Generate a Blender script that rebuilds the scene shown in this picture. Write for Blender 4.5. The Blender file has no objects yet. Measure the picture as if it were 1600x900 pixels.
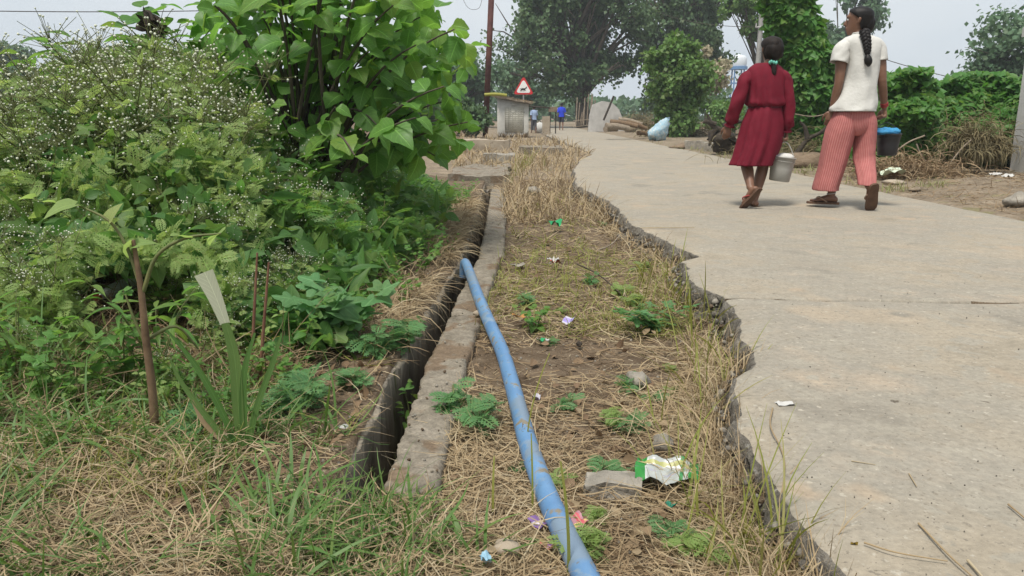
import bpy, math, random
import numpy as np
from mathutils import Vector, Matrix
R = math.radians
C = bpy.context.scene.collection
SC = bpy.context.scene
rng = np.random.default_rng(11)
random.seed(5)

# ------------------------------------------------------------------ camera
CAM_H, PITCH, F = 0.75, R(12.8), 1186.0
cam = bpy.data.cameras.new('camera'); cam.sensor_width = 36; cam.lens = 36 * F / 1600
cam.clip_start = 0.05; cam.clip_end = 3000
camo = bpy.data.objects.new('camera', cam); C.objects.link(camo)
camo.location = (0, 0, CAM_H); camo.rotation_euler = (R(90) - PITCH, 0, 0)
SC.camera = camo
# ------------------------------------------------------------------ sky, sun, exposure
SUN_EL, SUN_AZ = R(66), R(-148)
W = bpy.data.worlds.new('World'); SC.world = W; W.use_nodes = True
nt = W.node_tree; nt.nodes.clear()
wo = nt.nodes.new('ShaderNodeOutputWorld')
sky = nt.nodes.new('ShaderNodeTexSky'); sky.sky_type = 'NISHITA'; sky.sun_disc = False
sky.sun_elevation = SUN_EL; sky.sun_rotation = SUN_AZ; sky.air_density = 1.2; sky.dust_density = 4; sky.ozone_density = 2
b1 = nt.nodes.new('ShaderNodeBackground'); b1.inputs['Strength'].default_value = 0.06
nt.links.new(sky.outputs[0], b1.inputs['Color'])
tc = nt.nodes.new('ShaderNodeTexCoord')
mp = nt.nodes.new('ShaderNodeMapping'); mp.inputs['Scale'].default_value = (1, 1, 2.6)
nz = nt.nodes.new('ShaderNodeTexNoise'); nz.inputs['Scale'].default_value = 1.9; nz.inputs['Detail'].default_value = 5; nz.inputs['Roughness'].default_value = 0.5
cr = nt.nodes.new('ShaderNodeValToRGB')
cr.color_ramp.elements[0].position = 0.3; cr.color_ramp.elements[0].color = (0.60, 0.68, 0.77, 1)
cr.color_ramp.elements[1].position = 0.7; cr.color_ramp.elements[1].color = (0.84, 0.88, 0.91, 1)
b2 = nt.nodes.new('ShaderNodeBackground'); b2.inputs['Strength'].default_value = 0.68
nt.links.new(tc.outputs['Generated'], mp.inputs[0]); nt.links.new(mp.outputs[0], nz.inputs['Vector'])
nt.links.new(nz.outputs['Fac'], cr.inputs[0]); nt.links.new(cr.outputs[0], b2.inputs['Color'])
mx = nt.nodes.new('ShaderNodeMixShader'); mx.inputs[0].default_value = 0.86
nt.links.new(b1.outputs[0], mx.inputs[1]); nt.links.new(b2.outputs[0], mx.inputs[2]); nt.links.new(mx.outputs[0], wo.inputs[0])
sun = bpy.data.lights.new('sun', 'SUN'); sun.energy = 2.6; sun.angle = R(15); sun.color = (1, 0.95, 0.87)
suno = bpy.data.objects.new('sun', sun); C.objects.link(suno)
_sd = Vector((math.sin(SUN_AZ) * math.cos(SUN_EL), math.cos(SUN_AZ) * math.cos(SUN_EL), math.sin(SUN_EL)))
suno.rotation_euler = _sd.to_track_quat('Z', 'Y').to_euler()
SC.view_settings.view_transform = 'Standard'; SC.view_settings.look = 'None'
SC.view_settings.exposure = 0.69; SC.view_settings.gamma = 1
SC.cycles.use_denoising = True
SC.cycles.max_bounces = 8; SC.cycles.transparent_max_bounces = 6; SC.cycles.diffuse_bounces = 5; SC.cycles.transmission_bounces = 6

# ------------------------------------------------------------------ photo pixel -> place
_fw = np.array([0, math.cos(PITCH), -math.sin(PITCH)]); _up = np.array([0, math.sin(PITCH), math.cos(PITCH)])
def ray(px, py):
    px = np.asarray(px, float); py = np.asarray(py, float)
    x = (px - 800) / F; y = (450 - py) / F
    return np.stack([x + 0 * y, _fw[1] + y * _up[1] + 0 * x, _fw[2] + y * _up[2] + 0 * x], -1)
def G(px, py, z=0.0):
    d = ray(px, py); t = (z - CAM_H) / d[..., 2]
    return d * t[..., None] + np.array([0, 0, CAM_H])
def at(px, py, Y):
    d = ray(px, py); t = Y / d[..., 1]
    return d * np.asarray(t)[..., None] + np.array([0, 0, CAM_H])

# ------------------------------------------------------------------ noise
def _h(ix, iy, iz, s):
    n = (ix.astype(np.int64) * 374761393 + iy.astype(np.int64) * 668265263 + iz.astype(np.int64) * 2147483647 + s * 1274126177) & 0xffffffff
    n = ((n ^ (n >> 13)) * 1274126177) & 0xffffffff
    return ((n ^ (n >> 16)) & 0xffff) / 65535.0
def noise3(x, y, z, s=0):
    x, y, z = np.broadcast_arrays(np.asarray(x, float), np.asarray(y, float), np.asarray(z, float))
    ix, iy, iz = np.floor(x), np.floor(y), np.floor(z); fx, fy, fz = x - ix, y - iy, z - iz
    fx, fy, fz = [f * f * (3 - 2 * f) for f in (fx, fy, fz)]
    r = 0
    for a in (0, 1):
        for b in (0, 1):
            for c in (0, 1):
                r = r + _h(ix + a, iy + b, iz + c, s) * (fx if a else 1 - fx) * (fy if b else 1 - fy) * (fz if c else 1 - fz)
    return r * 2 - 1
def fbm(x, y, z=0.0, o=4, s=0):
    r, a, f = 0, 0.5, 1.0
    for k in range(o):
        r = r + a * noise3(np.asarray(x) * f, np.asarray(y) * f, np.asarray(z) * f, s + k); a *= 0.5; f *= 2.03
    return r
def sstep(a, b, x):
    t = np.clip((np.asarray(x, float) - a) / (b - a), 0, 1); return t * t * (3 - 2 * t)

# ------------------------------------------------------------------ meshes
class MB:
    def __init__(s): s.V = []; s.q = []; s.t = []; s.uv = []; s.n = 0; s.qm = []; s.tm = []
    def add(s, V, q=None, t=None, uv=None, mi=0):
        V = np.asarray(V, float).reshape(-1, 3)
        s.V.append(V); s.uv.append(np.zeros((len(V), 2)) if uv is None else np.asarray(uv, float).reshape(-1, 2))
        if q is not None and len(q): q = np.asarray(q, np.int64).reshape(-1, 4); s.q.append(q + s.n); s.qm.append(np.full(len(q), mi))
        if t is not None and len(t): t = np.asarray(t, np.int64).reshape(-1, 3); s.t.append(t + s.n); s.tm.append(np.full(len(t), mi))
        s.n += len(V); return s
    def join(s, o, mi=None):
        V = np.concatenate(o.V)
        q = np.concatenate(o.q) if o.q else None; t = np.concatenate(o.t) if o.t else None
        return s.add(V, q, t, np.concatenate(o.uv), mi or 0)
    def mesh(s, name, mats, smooth=False):
        V = np.concatenate(s.V); uv = np.concatenate(s.uv)
        q = np.concatenate(s.q) if s.q else np.zeros((0, 4), int); t = np.concatenate(s.t) if s.t else np.zeros((0, 3), int)
        qm = np.concatenate(s.qm) if s.qm else np.zeros(0, int); tm = np.concatenate(s.tm) if s.tm else np.zeros(0, int)
        me = bpy.data.meshes.new(name)
        me.vertices.add(len(V)); me.vertices.foreach_set('co', V.astype(np.float32).ravel())
        li = np.concatenate([q.ravel(), t.ravel()]).astype(np.int32)
        me.loops.add(len(li)); me.loops.foreach_set('vertex_index', li)
        nq, n3 = len(q), len(t)
        me.polygons.add(nq + n3)
        me.polygons.foreach_set('loop_start', np.concatenate([np.arange(nq) * 4, nq * 4 + np.arange(n3) * 3]).astype(np.int32))
        me.polygons.foreach_set('material_index', np.concatenate([qm, tm]).astype(np.int32))
        if smooth: me.polygons.foreach_set('use_smooth', np.ones(nq + n3, bool))
        l = me.uv_layers.new(name='UVMap'); l.data.foreach_set('uv', uv[li].astype(np.float32).ravel())
        for m in (mats if isinstance(mats, (list, tuple)) else [mats]): me.materials.append(m)
        me.update(calc_edges=True); me.validate()
        return me
    def build(s, name, mats, parent=None, smooth=False):
        return link(name, s.mesh(name, mats, smooth), parent)
def link(name, data, parent=None):
    o = bpy.data.objects.new(name, data); C.objects.link(o)
    if parent is not None: o.parent = parent
    return o
def tag(o, label=None, cat=None, group=None, kind=None):
    for k, v in (('label', label), ('category', cat), ('group', group), ('kind', kind)):
        if v: o[k] = v
    return o
def thing(name, loc, label, cat, group=None, rz=0):
    o = bpy.data.objects.new(name, None); C.objects.link(o); o.location = tuple(loc); o.rotation_euler = (0, 0, rz)
    o.empty_display_size = 0.1
    return tag(o, label, cat, group)
def copy_tree(o, parent=None):
    c = o.copy(); C.objects.link(c)
    if parent is not None: c.parent = parent
    for ch in list(KIDS.get(o.name, o.children)): copy_tree(ch, c)
    return c
KIDS = {}
def freeze(o):
    """remember a prototype's children so that copying does not search the scene each time"""
    KIDS[o.name] = list(o.children)
    for ch in KIDS[o.name]: freeze(ch)

def loft(rings, cap=True, closed=True, uvs=(1, 1)):
    r = np.asarray(rings, float); n, m = r.shape[:2]
    b = MB(); i = np.arange(n - 1)[:, None]; j = np.arange(m if closed else m - 1)[None, :]
    jn = (j + 1) % m
    q = np.stack([i * m + j, i * m + jn, (i + 1) * m + jn, (i + 1) * m + j], -1).reshape(-1, 4)
    uv = np.stack(np.broadcast_arrays(np.arange(m)[None, :] / m * uvs[0], np.arange(n)[:, None] / max(n - 1, 1) * uvs[1]), -1)
    b.add(r.reshape(-1, 3), q, uv=uv.reshape(-1, 2))
    if cap and closed:
        for k, flip in ((0, True), (n - 1, False)):
            c = r[k].mean(0); V = np.concatenate([r[k], c[None]])
            a = np.arange(m); an = (a + 1) % m
            t = np.stack([an, a, np.full(m, m)], -1) if flip else np.stack([a, an, np.full(m, m)], -1)
            b.add(V, t=t)
    return b
def frames(P):
    P = np.asarray(P, float); T = np.gradient(P, axis=0); T /= np.linalg.norm(T, axis=1)[:, None] + 1e-9
    ref = np.array([1.0, 0, 0]) if abs(T[0][0]) < 0.8 else np.array([0, 1.0, 0])
    U = []; u = ref
    for t in T:
        u = u - t * u.dot(t); u /= np.linalg.norm(u) + 1e-9; U.append(u)
    U = np.array(U); return T, U, np.cross(T, U)
def smooth_path(P, n=4):
    """Catmull-Rom through P (k,d)"""
    P = np.asarray(P, float); out = []
    Q = np.concatenate([[2 * P[0] - P[1]], P, [2 * P[-1] - P[-2]]])
    for i in range(1, len(Q) - 2):
        for t in np.linspace(0, 1, n, endpoint=False):
            a, b, c, d = Q[i - 1], Q[i], Q[i + 1], Q[i + 2]
            out.append(0.5 * ((2 * b) + (c - a) * t + (2 * a - 5 * b + 4 * c - d) * t * t + (3 * b - a - 3 * c + d) * t ** 3))
    out.append(P[-1]); return np.array(out)
def tube(P, r, seg=8, cap=True, sm=0, uvs=(1, 1), flat=None):
    P = np.asarray(P, float); r = np.broadcast_to(np.asarray(r, float), (len(P),))
    if sm:
        A = smooth_path(np.column_stack([P, r]), sm); P, r = A[:, :3], A[:, 3]
    T, U, Vv = frames(P); th = np.linspace(0, 2 * np.pi, seg, endpoint=False)
    k = 1 if flat is None else flat
    rings = P[:, None, :] + r[:, None, None] * (np.cos(th)[None, :, None] * U[:, None, :] + k * np.sin(th)[None, :, None] * Vv[:, None, :])
    return loft(rings, cap, True, uvs)
def box(x0, x1, y0, y1, z0, z1):
    V = [(x, y, z) for z in (z0, z1) for y in (y0, y1) for x in (x0, x1)]
    return MB().add(V, [(0, 2, 3, 1), (4, 5, 7, 6), (0, 1, 5, 4), (2, 6, 7, 3), (0, 4, 6, 2), (1, 3, 7, 5)])
def obox(c, ax, ay, az):
    """box round c with half-axis vectors"""
    c = np.asarray(c, float); A = [np.asarray(a, float) for a in (ax, ay, az)]
    V = [c + sx * A[0] + sy * A[1] + sz * A[2] for sz in (-1, 1) for sy in (-1, 1) for sx in (-1, 1)]
    return MB().add(V, [(0, 2, 3, 1), (4, 5, 7, 6), (0, 1, 5, 4), (2, 6, 7, 3), (0, 4, 6, 2), (1, 3, 7, 5)])
def blob(c, rx, ry, rz, n=10, m=14, amp=0.0, fr=3.0, seed=0):
    th = np.linspace(0, 2 * np.pi, m, endpoint=False); ph = np.linspace(-np.pi / 2 + 0.08, np.pi / 2 - 0.08, n)
    d = np.stack([np.cos(ph)[:, None] * np.cos(th), np.cos(ph)[:, None] * np.sin(th), np.sin(ph)[:, None] + 0 * th], -1)
    k = 1 + amp * fbm(d[..., 0] * fr + seed, d[..., 1] * fr, d[..., 2] * fr, 3, seed) * 2 if amp else np.ones(d.shape[:2])
    if amp: k = np.round(k * 9) / 9 * 0.4 + k * 0.6
    return loft(np.asarray(c, float) + d * k[..., None] * np.array([rx, ry, rz]))

def scatter(tpl, pos, X, Y, Z, scale):
    """copies of a template (V, q, t, uv) as one MB; X,Y,Z are (N,3) axes"""
    V, q, t, uv = tpl; pos = np.asarray(pos, float); N, k = len(pos), len(V)
    s = np.broadcast_to(np.asarray(scale, float), (N,))[:, None, None]
    A = (V[None, :, 0:1] * X[:, None] + V[None, :, 1:2] * Y[:, None] + V[None, :, 2:3] * Z[:, None]) * s + pos[:, None]
    off = (np.arange(N) * k)[:, None, None]
    return MB().add(A.reshape(-1, 3), (q[None] + off).reshape(-1, 4) if len(q) else None, (t[None] + off).reshape(-1, 3) if len(t) else None, np.tile(uv, (N, 1)))
def axes(d, n):
    """leaf axes: Y along d, Z near n"""
    Y = d / (np.linalg.norm(d, axis=1)[:, None] + 1e-9)
    X = np.cross(Y, n); X /= np.linalg.norm(X, axis=1)[:, None] + 1e-9
    return X, Y, np.cross(X, Y)
def rdir(N, up=0.0, g=rng):
    v = g.normal(size=(N, 3)); v /= np.linalg.norm(v, axis=1)[:, None]; v[:, 2] += up
    return v / (np.linalg.norm(v, axis=1)[:, None] + 1e-9)

# leaf templates: (V, quads, tris, uv)
def leaf_tpl(prof, rows, fold=0.25, droop=0.3, teeth=0.0, wav=0.0, cols=2, pet=0.0):
    t = np.linspace(0, 1, rows + 1); w = np.interp(t, [p[0] for p in prof], [p[1] for p in prof])
    if teeth: w = w * (1 + teeth * (np.arange(rows + 1) % 2 - 0.5) * 2)
    s = np.linspace(-1, 1, cols + 1)
    x = w[:, None] * s[None]; y = (t[:, None] + 0 * x) - 0.10 * np.abs(s)[None] * (1 - t[:, None]) * (2 if prof[0][1] > 0.15 else 0)
    z = fold * np.abs(x) - droop * t[:, None] ** 2 + wav * np.sin(t[:, None] * 14 + s[None] * 2) * np.abs(s)[None]
    V = np.stack([x, y, z], -1).reshape(-1, 3); V[:, 1] += pet
    c = cols + 1; i = np.arange(rows)[:, None]; j = np.arange(cols)[None]
    q = np.stack([i * c + j, i * c + j + 1, (i + 1) * c + j + 1, (i + 1) * c + j], -1).reshape(-1, 4)
    uv = np.stack([np.broadcast_to((s + 1) / 2, x.shape), np.broadcast_to(t[:, None], x.shape)], -1).reshape(-1, 2)
    return V, q, np.zeros((0, 3), int), uv
HEART = [(0, .22), (.08, .40), (.25, .48), (.5, .40), (.75, .24), (.92, .07), (1, 0.0)]
OVATE = [(0, .02), (.15, .2), (.4, .31), (.65, .25), (.88, .09), (1, 0.0)]
LANCE = [(0, .02), (.2, .11), (.5, .14), (.8, .07), (1, 0.0)]
BIG = [(0, .10), (.06, .26), (.2, .41), (.45, .47), (.65, .40), (.82, .24), (.93, .09), (1, 0.0)]
def fan_tpl(lobes=5, n=26, depth=0.4, droop=0.25, spread=150):
    th = np.linspace(R(-spread), R(spread), n)
    r = (1 - depth * 0.5 * (1 - np.cos(th / R(spread) * np.pi * (lobes - 1) + (0 if lobes % 2 else np.pi)))) * (0.65 + 0.35 * np.cos(th * 0.55)) * 0.62
    r = r * (1 + 0.05 * (np.arange(n) % 2))
    V = np.concatenate([[[0, 0, 0]], np.stack([r * np.sin(th), r * np.cos(th), -droop * r ** 2 + 0.05 * np.cos(th * lobes)], -1)])
    a = np.arange(1, n); t = np.stack([np.zeros(n - 1, int), a + 1, a], -1)
    return V, np.zeros((0, 4), int), t, V[:, :2] * 0.8 + 0.5
def feather_tpl(pairs=6, lw=0.042, droop=0.25):
    V, q = [], []
    def quad(a, b, w):
        a = np.array(a); b = np.array(b); d = b - a; n = np.array([-d[1], d[0]]) / (np.hypot(*d) + 1e-9) * w; m = a + d * 0.55
        k = len(V)
        for p in (a, m - n, b, m + n): V.append((p[0], p[1], -droop * p[1] ** 2 + 0.08 * abs(p[0])))
        q.append((k, k + 1, k + 2, k + 3))
    quad((0, 0), (0, 1.0), 0.03)
    for i in range(pairs):
        y = 0.16 + 0.74 * i / pairs; l = 0.36 * (1 - abs(i / pairs - 0.4) * 0.8)
        for s in (-1, 1):
            quad((0, y), (s * l, y + l * 0.75), lw); quad((s * l * .45, y + l * .34), (s * l * 0.98, y + l * .28), lw * 0.75)
            quad((s * l * .4, y + l * .3), (s * l * 0.5, y + l * .95), lw * 0.7)
    V = np.array(V); return V, np.array(q), np.zeros((0, 3), int), V[:, :2] + 0.5
def diamond_tpl(w=0.42, fold=0.12):
    V = np.array([(0, 0, 0), (w, .45, fold), (0, 1, -.08), (-w, .45, fold)], float)
    return V, np.array([(0, 1, 2, 3)]), np.zeros((0, 3), int), V[:, :2] * 0.5 + 0.5
T_BIG = leaf_tpl(BIG, 10, 0.22, 0.35, 0.05, 0.03, 4, 0.12)
T_HEART = leaf_tpl(HEART, 6, 0.3, 0.25, 0, 0.0, 2, 0.05)
T_HEART_LO = leaf_tpl([(0, .3), (.3, .46), (.65, .3), (1, 0)], 3, 0.3, 0.25)
T_OVATE = leaf_tpl(OVATE, 5, 0.35, 0.3)
T_LANCE = leaf_tpl(LANCE, 5, 0.4, 0.35)
T_FAN = fan_tpl(); T_FAN3 = fan_tpl(3, 16, 0.35)
T_FEA = feather_tpl(); T_DIA = diamond_tpl(); T_NARROW = diamond_tpl(0.2, 0.05)

def blades(base, az, L, w, e0, curl, seg=4, sway=0.0, roll=None, ground=None, tip=0.15):
    """tapered ribbons as one MB"""
    N = len(base); p = np.array(base, float); P = [p.copy()]
    sway = np.broadcast_to(sway, (N,))
    A = []
    for k in range(seg):
        t = (k + 0.5) / seg; e = e0 - curl * t; a = az + sway * t
        p = p + (L / seg)[:, None] * np.stack([np.cos(e) * np.cos(a), np.cos(e) * np.sin(a), np.sin(e)], -1)
        P.append(p.copy()); A.append(a)
    A.append(A[-1]); P = np.stack(P, 1); A = np.stack(A, 1)
    if ground is not None:
        P[..., 2] = np.maximum(P[..., 2], ground(P[..., 0], P[..., 1]) + 0.003)
    S = np.stack([-np.sin(A), np.cos(A), 0 * A], -1)
    if roll is None: roll = rng.uniform(-0.9, 0.9, N)
    S = S * np.cos(roll)[:, None, None] + np.array([0, 0, 1.0]) * np.sin(roll)[:, None, None]
    tp = np.interp(np.linspace(0, 1, seg + 1), [0, .6, 1], [1, .85, tip])
    hw = (w[:, None] * tp[None] * 0.5)[..., None]
    V = np.stack([P - S * hw, P + S * hw], 2).reshape(-1, 3)
    i = (np.arange(N) * (seg + 1) * 2)[:, None] + np.arange(seg)[None] * 2
    q = np.stack([i, i + 1, i + 3, i + 2], -1).reshape(-1, 4)
    uv = np.tile(np.stack([np.tile([0., 1.], seg + 1), np.repeat(np.linspace(0, 1, seg + 1), 2)], -1), (N, 1))
    return MB().add(V, q, uv=uv)

# ------------------------------------------------------------------ materials
def nodes(name):
    m = bpy.data.materials.new(name); m.use_nodes = True; t = m.node_tree; t.nodes.clear()
    o = t.nodes.new('ShaderNodeOutputMaterial'); p = t.nodes.new('ShaderNodeBsdfPrincipled'); t.links.new(p.outputs[0], o.inputs[0])
    def N(k, **kw):
        n = t.nodes.new('ShaderNode' + k)
        for a, v in kw.items():
            if a in n.inputs.keys(): n.inputs[a].default_value = v
            else: setattr(n, a, v)
        return n
    return m, t, o, p, N, t.links.new
def col(c): return (c[0], c[1], c[2], 1)
def ramp(N, L, src, stops):
    r = N('ValToRGB'); e = r.color_ramp.elements
    while len(e) < len(stops): e.new(0.5)
    for x, (p_, c) in zip(e, stops): x.position = p_; x.color = col(c)
    L(src, r.inputs[0]); return r.outputs[0]
def mat(name, stops, scale=6.0, rough=0.85, bump=0.0, bscale=60, detail=6, coord='Object', spec=0.3, stretch=(1, 1, 1), metal=0.0, specks=None, bdist=0.01, grain=()):
    """noise-coloured material; specks = (scale, threshold, colour)"""
    m, t, o, p, N, L = nodes(name)
    tcn = N('TexCoord'); mpn = N('Mapping', Scale=stretch); L(tcn.outputs[coord], mpn.inputs[0])
    n = N('TexNoise', Scale=scale, Detail=detail, Roughness=0.6); L(mpn.outputs[0], n.inputs['Vector'])
    c = ramp(N, L, n.outputs['Fac'], stops)
    if specks:
        for (ss, th, cc) in specks:
            v = N('TexNoise', Scale=ss, Detail=3, Roughness=0.55); L(mpn.outputs[0], v.inputs['Vector'])
            k = N('MapRange'); k.inputs['From Min'].default_value = th; k.inputs['From Max'].default_value = th + 0.05; L(v.outputs['Fac'], k.inputs[0])
            x = N('Mix', data_type='RGBA'); L(k.outputs[0], x.inputs['Factor']); L(c, x.inputs['A']); x.inputs['B'].default_value = col(cc)
            L(c, x.inputs[6]); x.inputs[7].default_value = col(cc); c = x.outputs[2]
    for (gs, ga) in grain:
        v = N('TexNoise', Scale=gs, Detail=6, Roughness=0.7); L(mpn.outputs[0], v.inputs['Vector']); k = N('MapRange'); k.inputs['From Min'].default_value = .3; k.inputs['From Max'].default_value = .7; k.inputs['To Min'].default_value = 1 - ga; k.inputs['To Max'].default_value = 1 + ga; L(v.outputs['Fac'], k.inputs[0])
        h = N('HueSaturation'); L(c, h.inputs['Color']); L(k.outputs[0], h.inputs['Value']); c = h.outputs[0]
    L(c, p.inputs['Base Color']); p.inputs['Roughness'].default_value = rough
    p.inputs['Specular IOR Level'].default_value = spec; p.inputs['Metallic'].default_value = metal
    if bump:
        b = N('TexNoise', Scale=bscale, Detail=5, Roughness=0.65); L(mpn.outputs[0], b.inputs['Vector'])
        bb = N('Bump', Strength=bump, Distance=bdist); L(b.outputs['Fac'], bb.inputs['Height']); L(bb.outputs[0], p.inputs['Normal'])
    return m
def leafmat(name, c1, c2, c3=None, trans=0.3, rough=0.5, vein=0.0, val=0.35, spec=0.35, island=True):
    m, t, o, p, N, L = nodes(name)
    g = N('NewGeometry'); oi = N('ObjectInfo'); tcn = N('TexCoord')
    nz_ = N('TexNoise', Scale=9.0, Detail=3); L(tcn.outputs['Object'], nz_.inputs['Vector'])
    a = N('Math', operation='ADD'); L(g.outputs['Random Per Island'], a.inputs[0]); L(oi.outputs['Random'], a.inputs[1])
    fr = N('Math', operation='FRACT'); L(a.outputs[0], fr.inputs[0])
    av = N('Math', operation='MULTIPLY_ADD'); L(nz_.outputs['Fac'], av.inputs[0]); av.inputs[1].default_value = 0.4; 
    ml = N('Math', operation='MULTIPLY'); L(fr.outputs[0], ml.inputs[0]); ml.inputs[1].default_value = 0.8; L(ml.outputs[0], av.inputs[2])
    st = [(0.1, c1), (0.75, c2), (1.0, c3 or c2)]
    c = ramp(N, L, av.outputs[0], st)
    h = N('HueSaturation'); L(c, h.inputs['Color'])
    mr = N('MapRange'); L(fr.outputs[0], mr.inputs[0]); mr.inputs['To Min'].default_value = 1 + val; mr.inputs['To Max'].default_value = 1 - val; L(mr.outputs[0], h.inputs['Value'])
    c = h.outputs[0]
    if vein:
        sx = N('SeparateXYZ'); L(tcn.outputs['UV'], sx.inputs[0])
        d = N('Math', operation='SUBTRACT'); L(sx.outputs[0], d.inputs[0]); d.inputs[1].default_value = 0.5
        ab = N('Math', operation='ABSOLUTE'); L(d.outputs[0], ab.inputs[0])
        k1 = N('MapRange'); L(ab.outputs[0], k1.inputs[0]); k1.inputs['From Min'].default_value = 0.035; k1.inputs['From Max'].default_value = 0.01
        # side veins: stripes in v - |u|
        s2 = N('Math', operation='MULTIPLY_ADD'); L(ab.outputs[0], s2.inputs[0]); s2.inputs[1].default_value = -0.55; L(sx.outputs[1], s2.inputs[2])
        s3 = N('Math', operation='MULTIPLY'); L(s2.outputs[0], s3.inputs[0]); s3.inputs[1].default_value = 8.0
        f3 = N('Math', operation='FRACT'); L(s3.outputs[0], f3.inputs[0])
        k2 = N('MapRange'); L(f3.outputs[0], k2.inputs[0]); k2.inputs['From Min'].default_value = 0.12; k2.inputs['From Max'].default_value = 0.02; k2.inputs['To Max'].default_value = 0.7
        mxv = N('Math', operation='MAXIMUM'); L(k1.outputs[0], mxv.inputs[0]); L(k2.outputs[0], mxv.inputs[1])
        fv = N('Math', operation='MULTIPLY'); L(mxv.outputs[0], fv.inputs[0]); fv.inputs[1].default_value = vein
        x = N('Mix', data_type='RGBA'); L(fv.outputs[0], x.inputs[0]); L(c, x.inputs[6]); x.inputs[7].default_value = col([min(1, v * 2.0 + 0.03) for v in c2]); c = x.outputs[2]
        bb = N('Bump', Strength=0.3, Distance=0.004); L(mxv.outputs[0], bb.inputs['Height']); L(bb.outputs[0], p.inputs['Normal'])
    L(c, p.inputs['Base Color']); p.inputs['Roughness'].default_value = rough; p.inputs['Specular IOR Level'].default_value = spec
    if trans:
        tl = N('BsdfTranslucent'); hs = N('HueSaturation', Saturation=1.1, Value=1.6); hs.inputs['Hue'].default_value = 0.485; L(c, hs.inputs['Color']); L(hs.outputs[0], tl.inputs[0])
        ms = N('MixShader'); ms.inputs[0].default_value = trans; L(p.outputs[0], ms.inputs[1]); L(tl.outputs[0], ms.inputs[2]); L(ms.outputs[0], o.inputs[0])
    return m
def plain(name, c, rough=0.6, spec=0.4, var=0.15, scale=20, bump=0.0, metal=0):
    return mat(name, [(0.3, [v * (1 - var) for v in c]), (0.7, [min(1, v * (1 + var)) for v in c])], scale, rough, bump, scale * 4, 4, spec=spec, metal=metal)
# ------------------------------------------------------------------ palette
M_ROAD = mat('road_concrete', [(0.2, (.235, .205, .155)), (0.42, (.315, .272, .208)), (0.56, (.27, .245, .20)), (0.75, (.375, .295, .212))], 1.5, 0.92, 0.55, 60, 12, spec=0.2,
             specks=[(7, .55, (.285, .258, .208)), (1.1, .60, (.332, .279, .21)), (1.7, .61, (.235, .212, .172)), (46, .62, (.235, .205, .16)), (38, .64, (.37, .335, .272)), (120, .65, (.18, .155, .12)), (20, .69, (.125, .105, .08)), (170, .67, (.38, .35, .30)), (2.2, .64, (.335, .272, .20)), (60, .66, (.20, .175, .138)), (12, .63, (.26, .236, .19))], bdist=0.008, grain=((14, .09), (55, .16), (3, .08)))
M_EDGE = mat('broken_concrete', [(0.3, (.075, .066, .054)), (0.48, (.18, .16, .132)), (0.7, (.31, .28, .235))], 38, 0.95, 1.0, 70, 8, specks=[(60, .62, (.36, .34, .30))], bdist=0.03)
M_DIRT = mat('dirt', [(0.25, (.075, .053, .035)), (0.5, (.15, .11, .074)), (0.75, (.235, .18, .122))], 9, 0.97, 0.9, 60, 8, spec=0.1, specks=[(55, .62, (.33, .27, .19)), (80, .66, (.06, .045, .03))], bdist=0.02)
M_SAND = mat('sandy_soil', [(0.25, (.14, .11, .078)), (0.5, (.22, .175, .125)), (0.75, (.31, .25, .18))], 2.6, 0.97, 1.0, 30, 8, spec=0.1, specks=[(30, .64, (.14, .11, .075)), (26, .66, (.38, .33, .26)), (4, .6, (.20, .175, .10))], bdist=0.02, grain=((20, .2), (5, .12)))
M_CONC = mat('old_concrete', [(0.25, (.135, .115, .088)), (0.5, (.215, .187, .146)), (0.75, (.285, .25, .20))], 11, 0.95, 0.8, 55, 8, spec=0.15, specks=[(24, .62, (.20, .165, .125)), (70, .66, (.33, .29, .23)), (5, .57, (.17, .125, .085))], bdist=0.012, grain=((30, .25), (110, .25)))
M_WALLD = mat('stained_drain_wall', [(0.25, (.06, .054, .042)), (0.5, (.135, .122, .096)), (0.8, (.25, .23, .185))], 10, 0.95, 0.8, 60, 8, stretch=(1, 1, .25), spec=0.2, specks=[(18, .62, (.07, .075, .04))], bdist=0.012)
M_STONE = mat('stone', [(0.25, (.16, .145, .12)), (0.5, (.27, .245, .205)), (0.75, (.38, .345, .285))], 16, 0.92, 0.8, 60, 7, specks=[(40, .64, (.14, .13, .11))], bdist=0.012)
M_STRAW = leafmat('dry_straw', (.19, .135, .078), (.40, .31, .185), (.58, .485, .325), 0.1, 0.75, 0, 0.3, 0.15)
M_STRAWD = leafmat('old_straw', (.13, .088, .05), (.29, .21, .125), (.42, .33, .21), 0.08, 0.8, 0, 0.3, 0.1)
M_GRASS = leafmat('green_grass', (.05, .115, .025), (.11, .20, .045), (.20, .29, .08), 0.3, 0.5, 0, 0.3)
M_YGRASS = leafmat('yellow_green_grass', (.13, .16, .03), (.25, .26, .06), (.36, .33, .12), 0.3, 0.55, 0, 0.25)
M_BIGLEAF = leafmat('large_leaf', (0.076, 0.179, 0.038), (0.145, 0.297, 0.061), (0.262, 0.413, 0.083), .5, 0.42, 0.5, 0.3)
M_MIDLEAF = leafmat('weed_leaf', (0.062, 0.158, 0.039), (0.131, 0.261, 0.058), (0.248, 0.372, 0.083), .5, 0.45, 0.45, 0.35)
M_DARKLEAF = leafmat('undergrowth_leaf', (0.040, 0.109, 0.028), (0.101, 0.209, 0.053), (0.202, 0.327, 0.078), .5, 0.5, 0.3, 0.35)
M_PALELEAF = leafmat('pale_weed_leaf', (0.172, 0.264, 0.079), (0.277, 0.383, 0.125), (0.409, 0.475, 0.172), .5, 0.55, 0.2, 0.3)
M_BLUELEAF = leafmat('lobed_leaf', (0.072, 0.181, 0.066), (0.133, 0.272, 0.103), (0.217, 0.350, 0.121), .42, 0.5, 0.3, 0.3)
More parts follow.
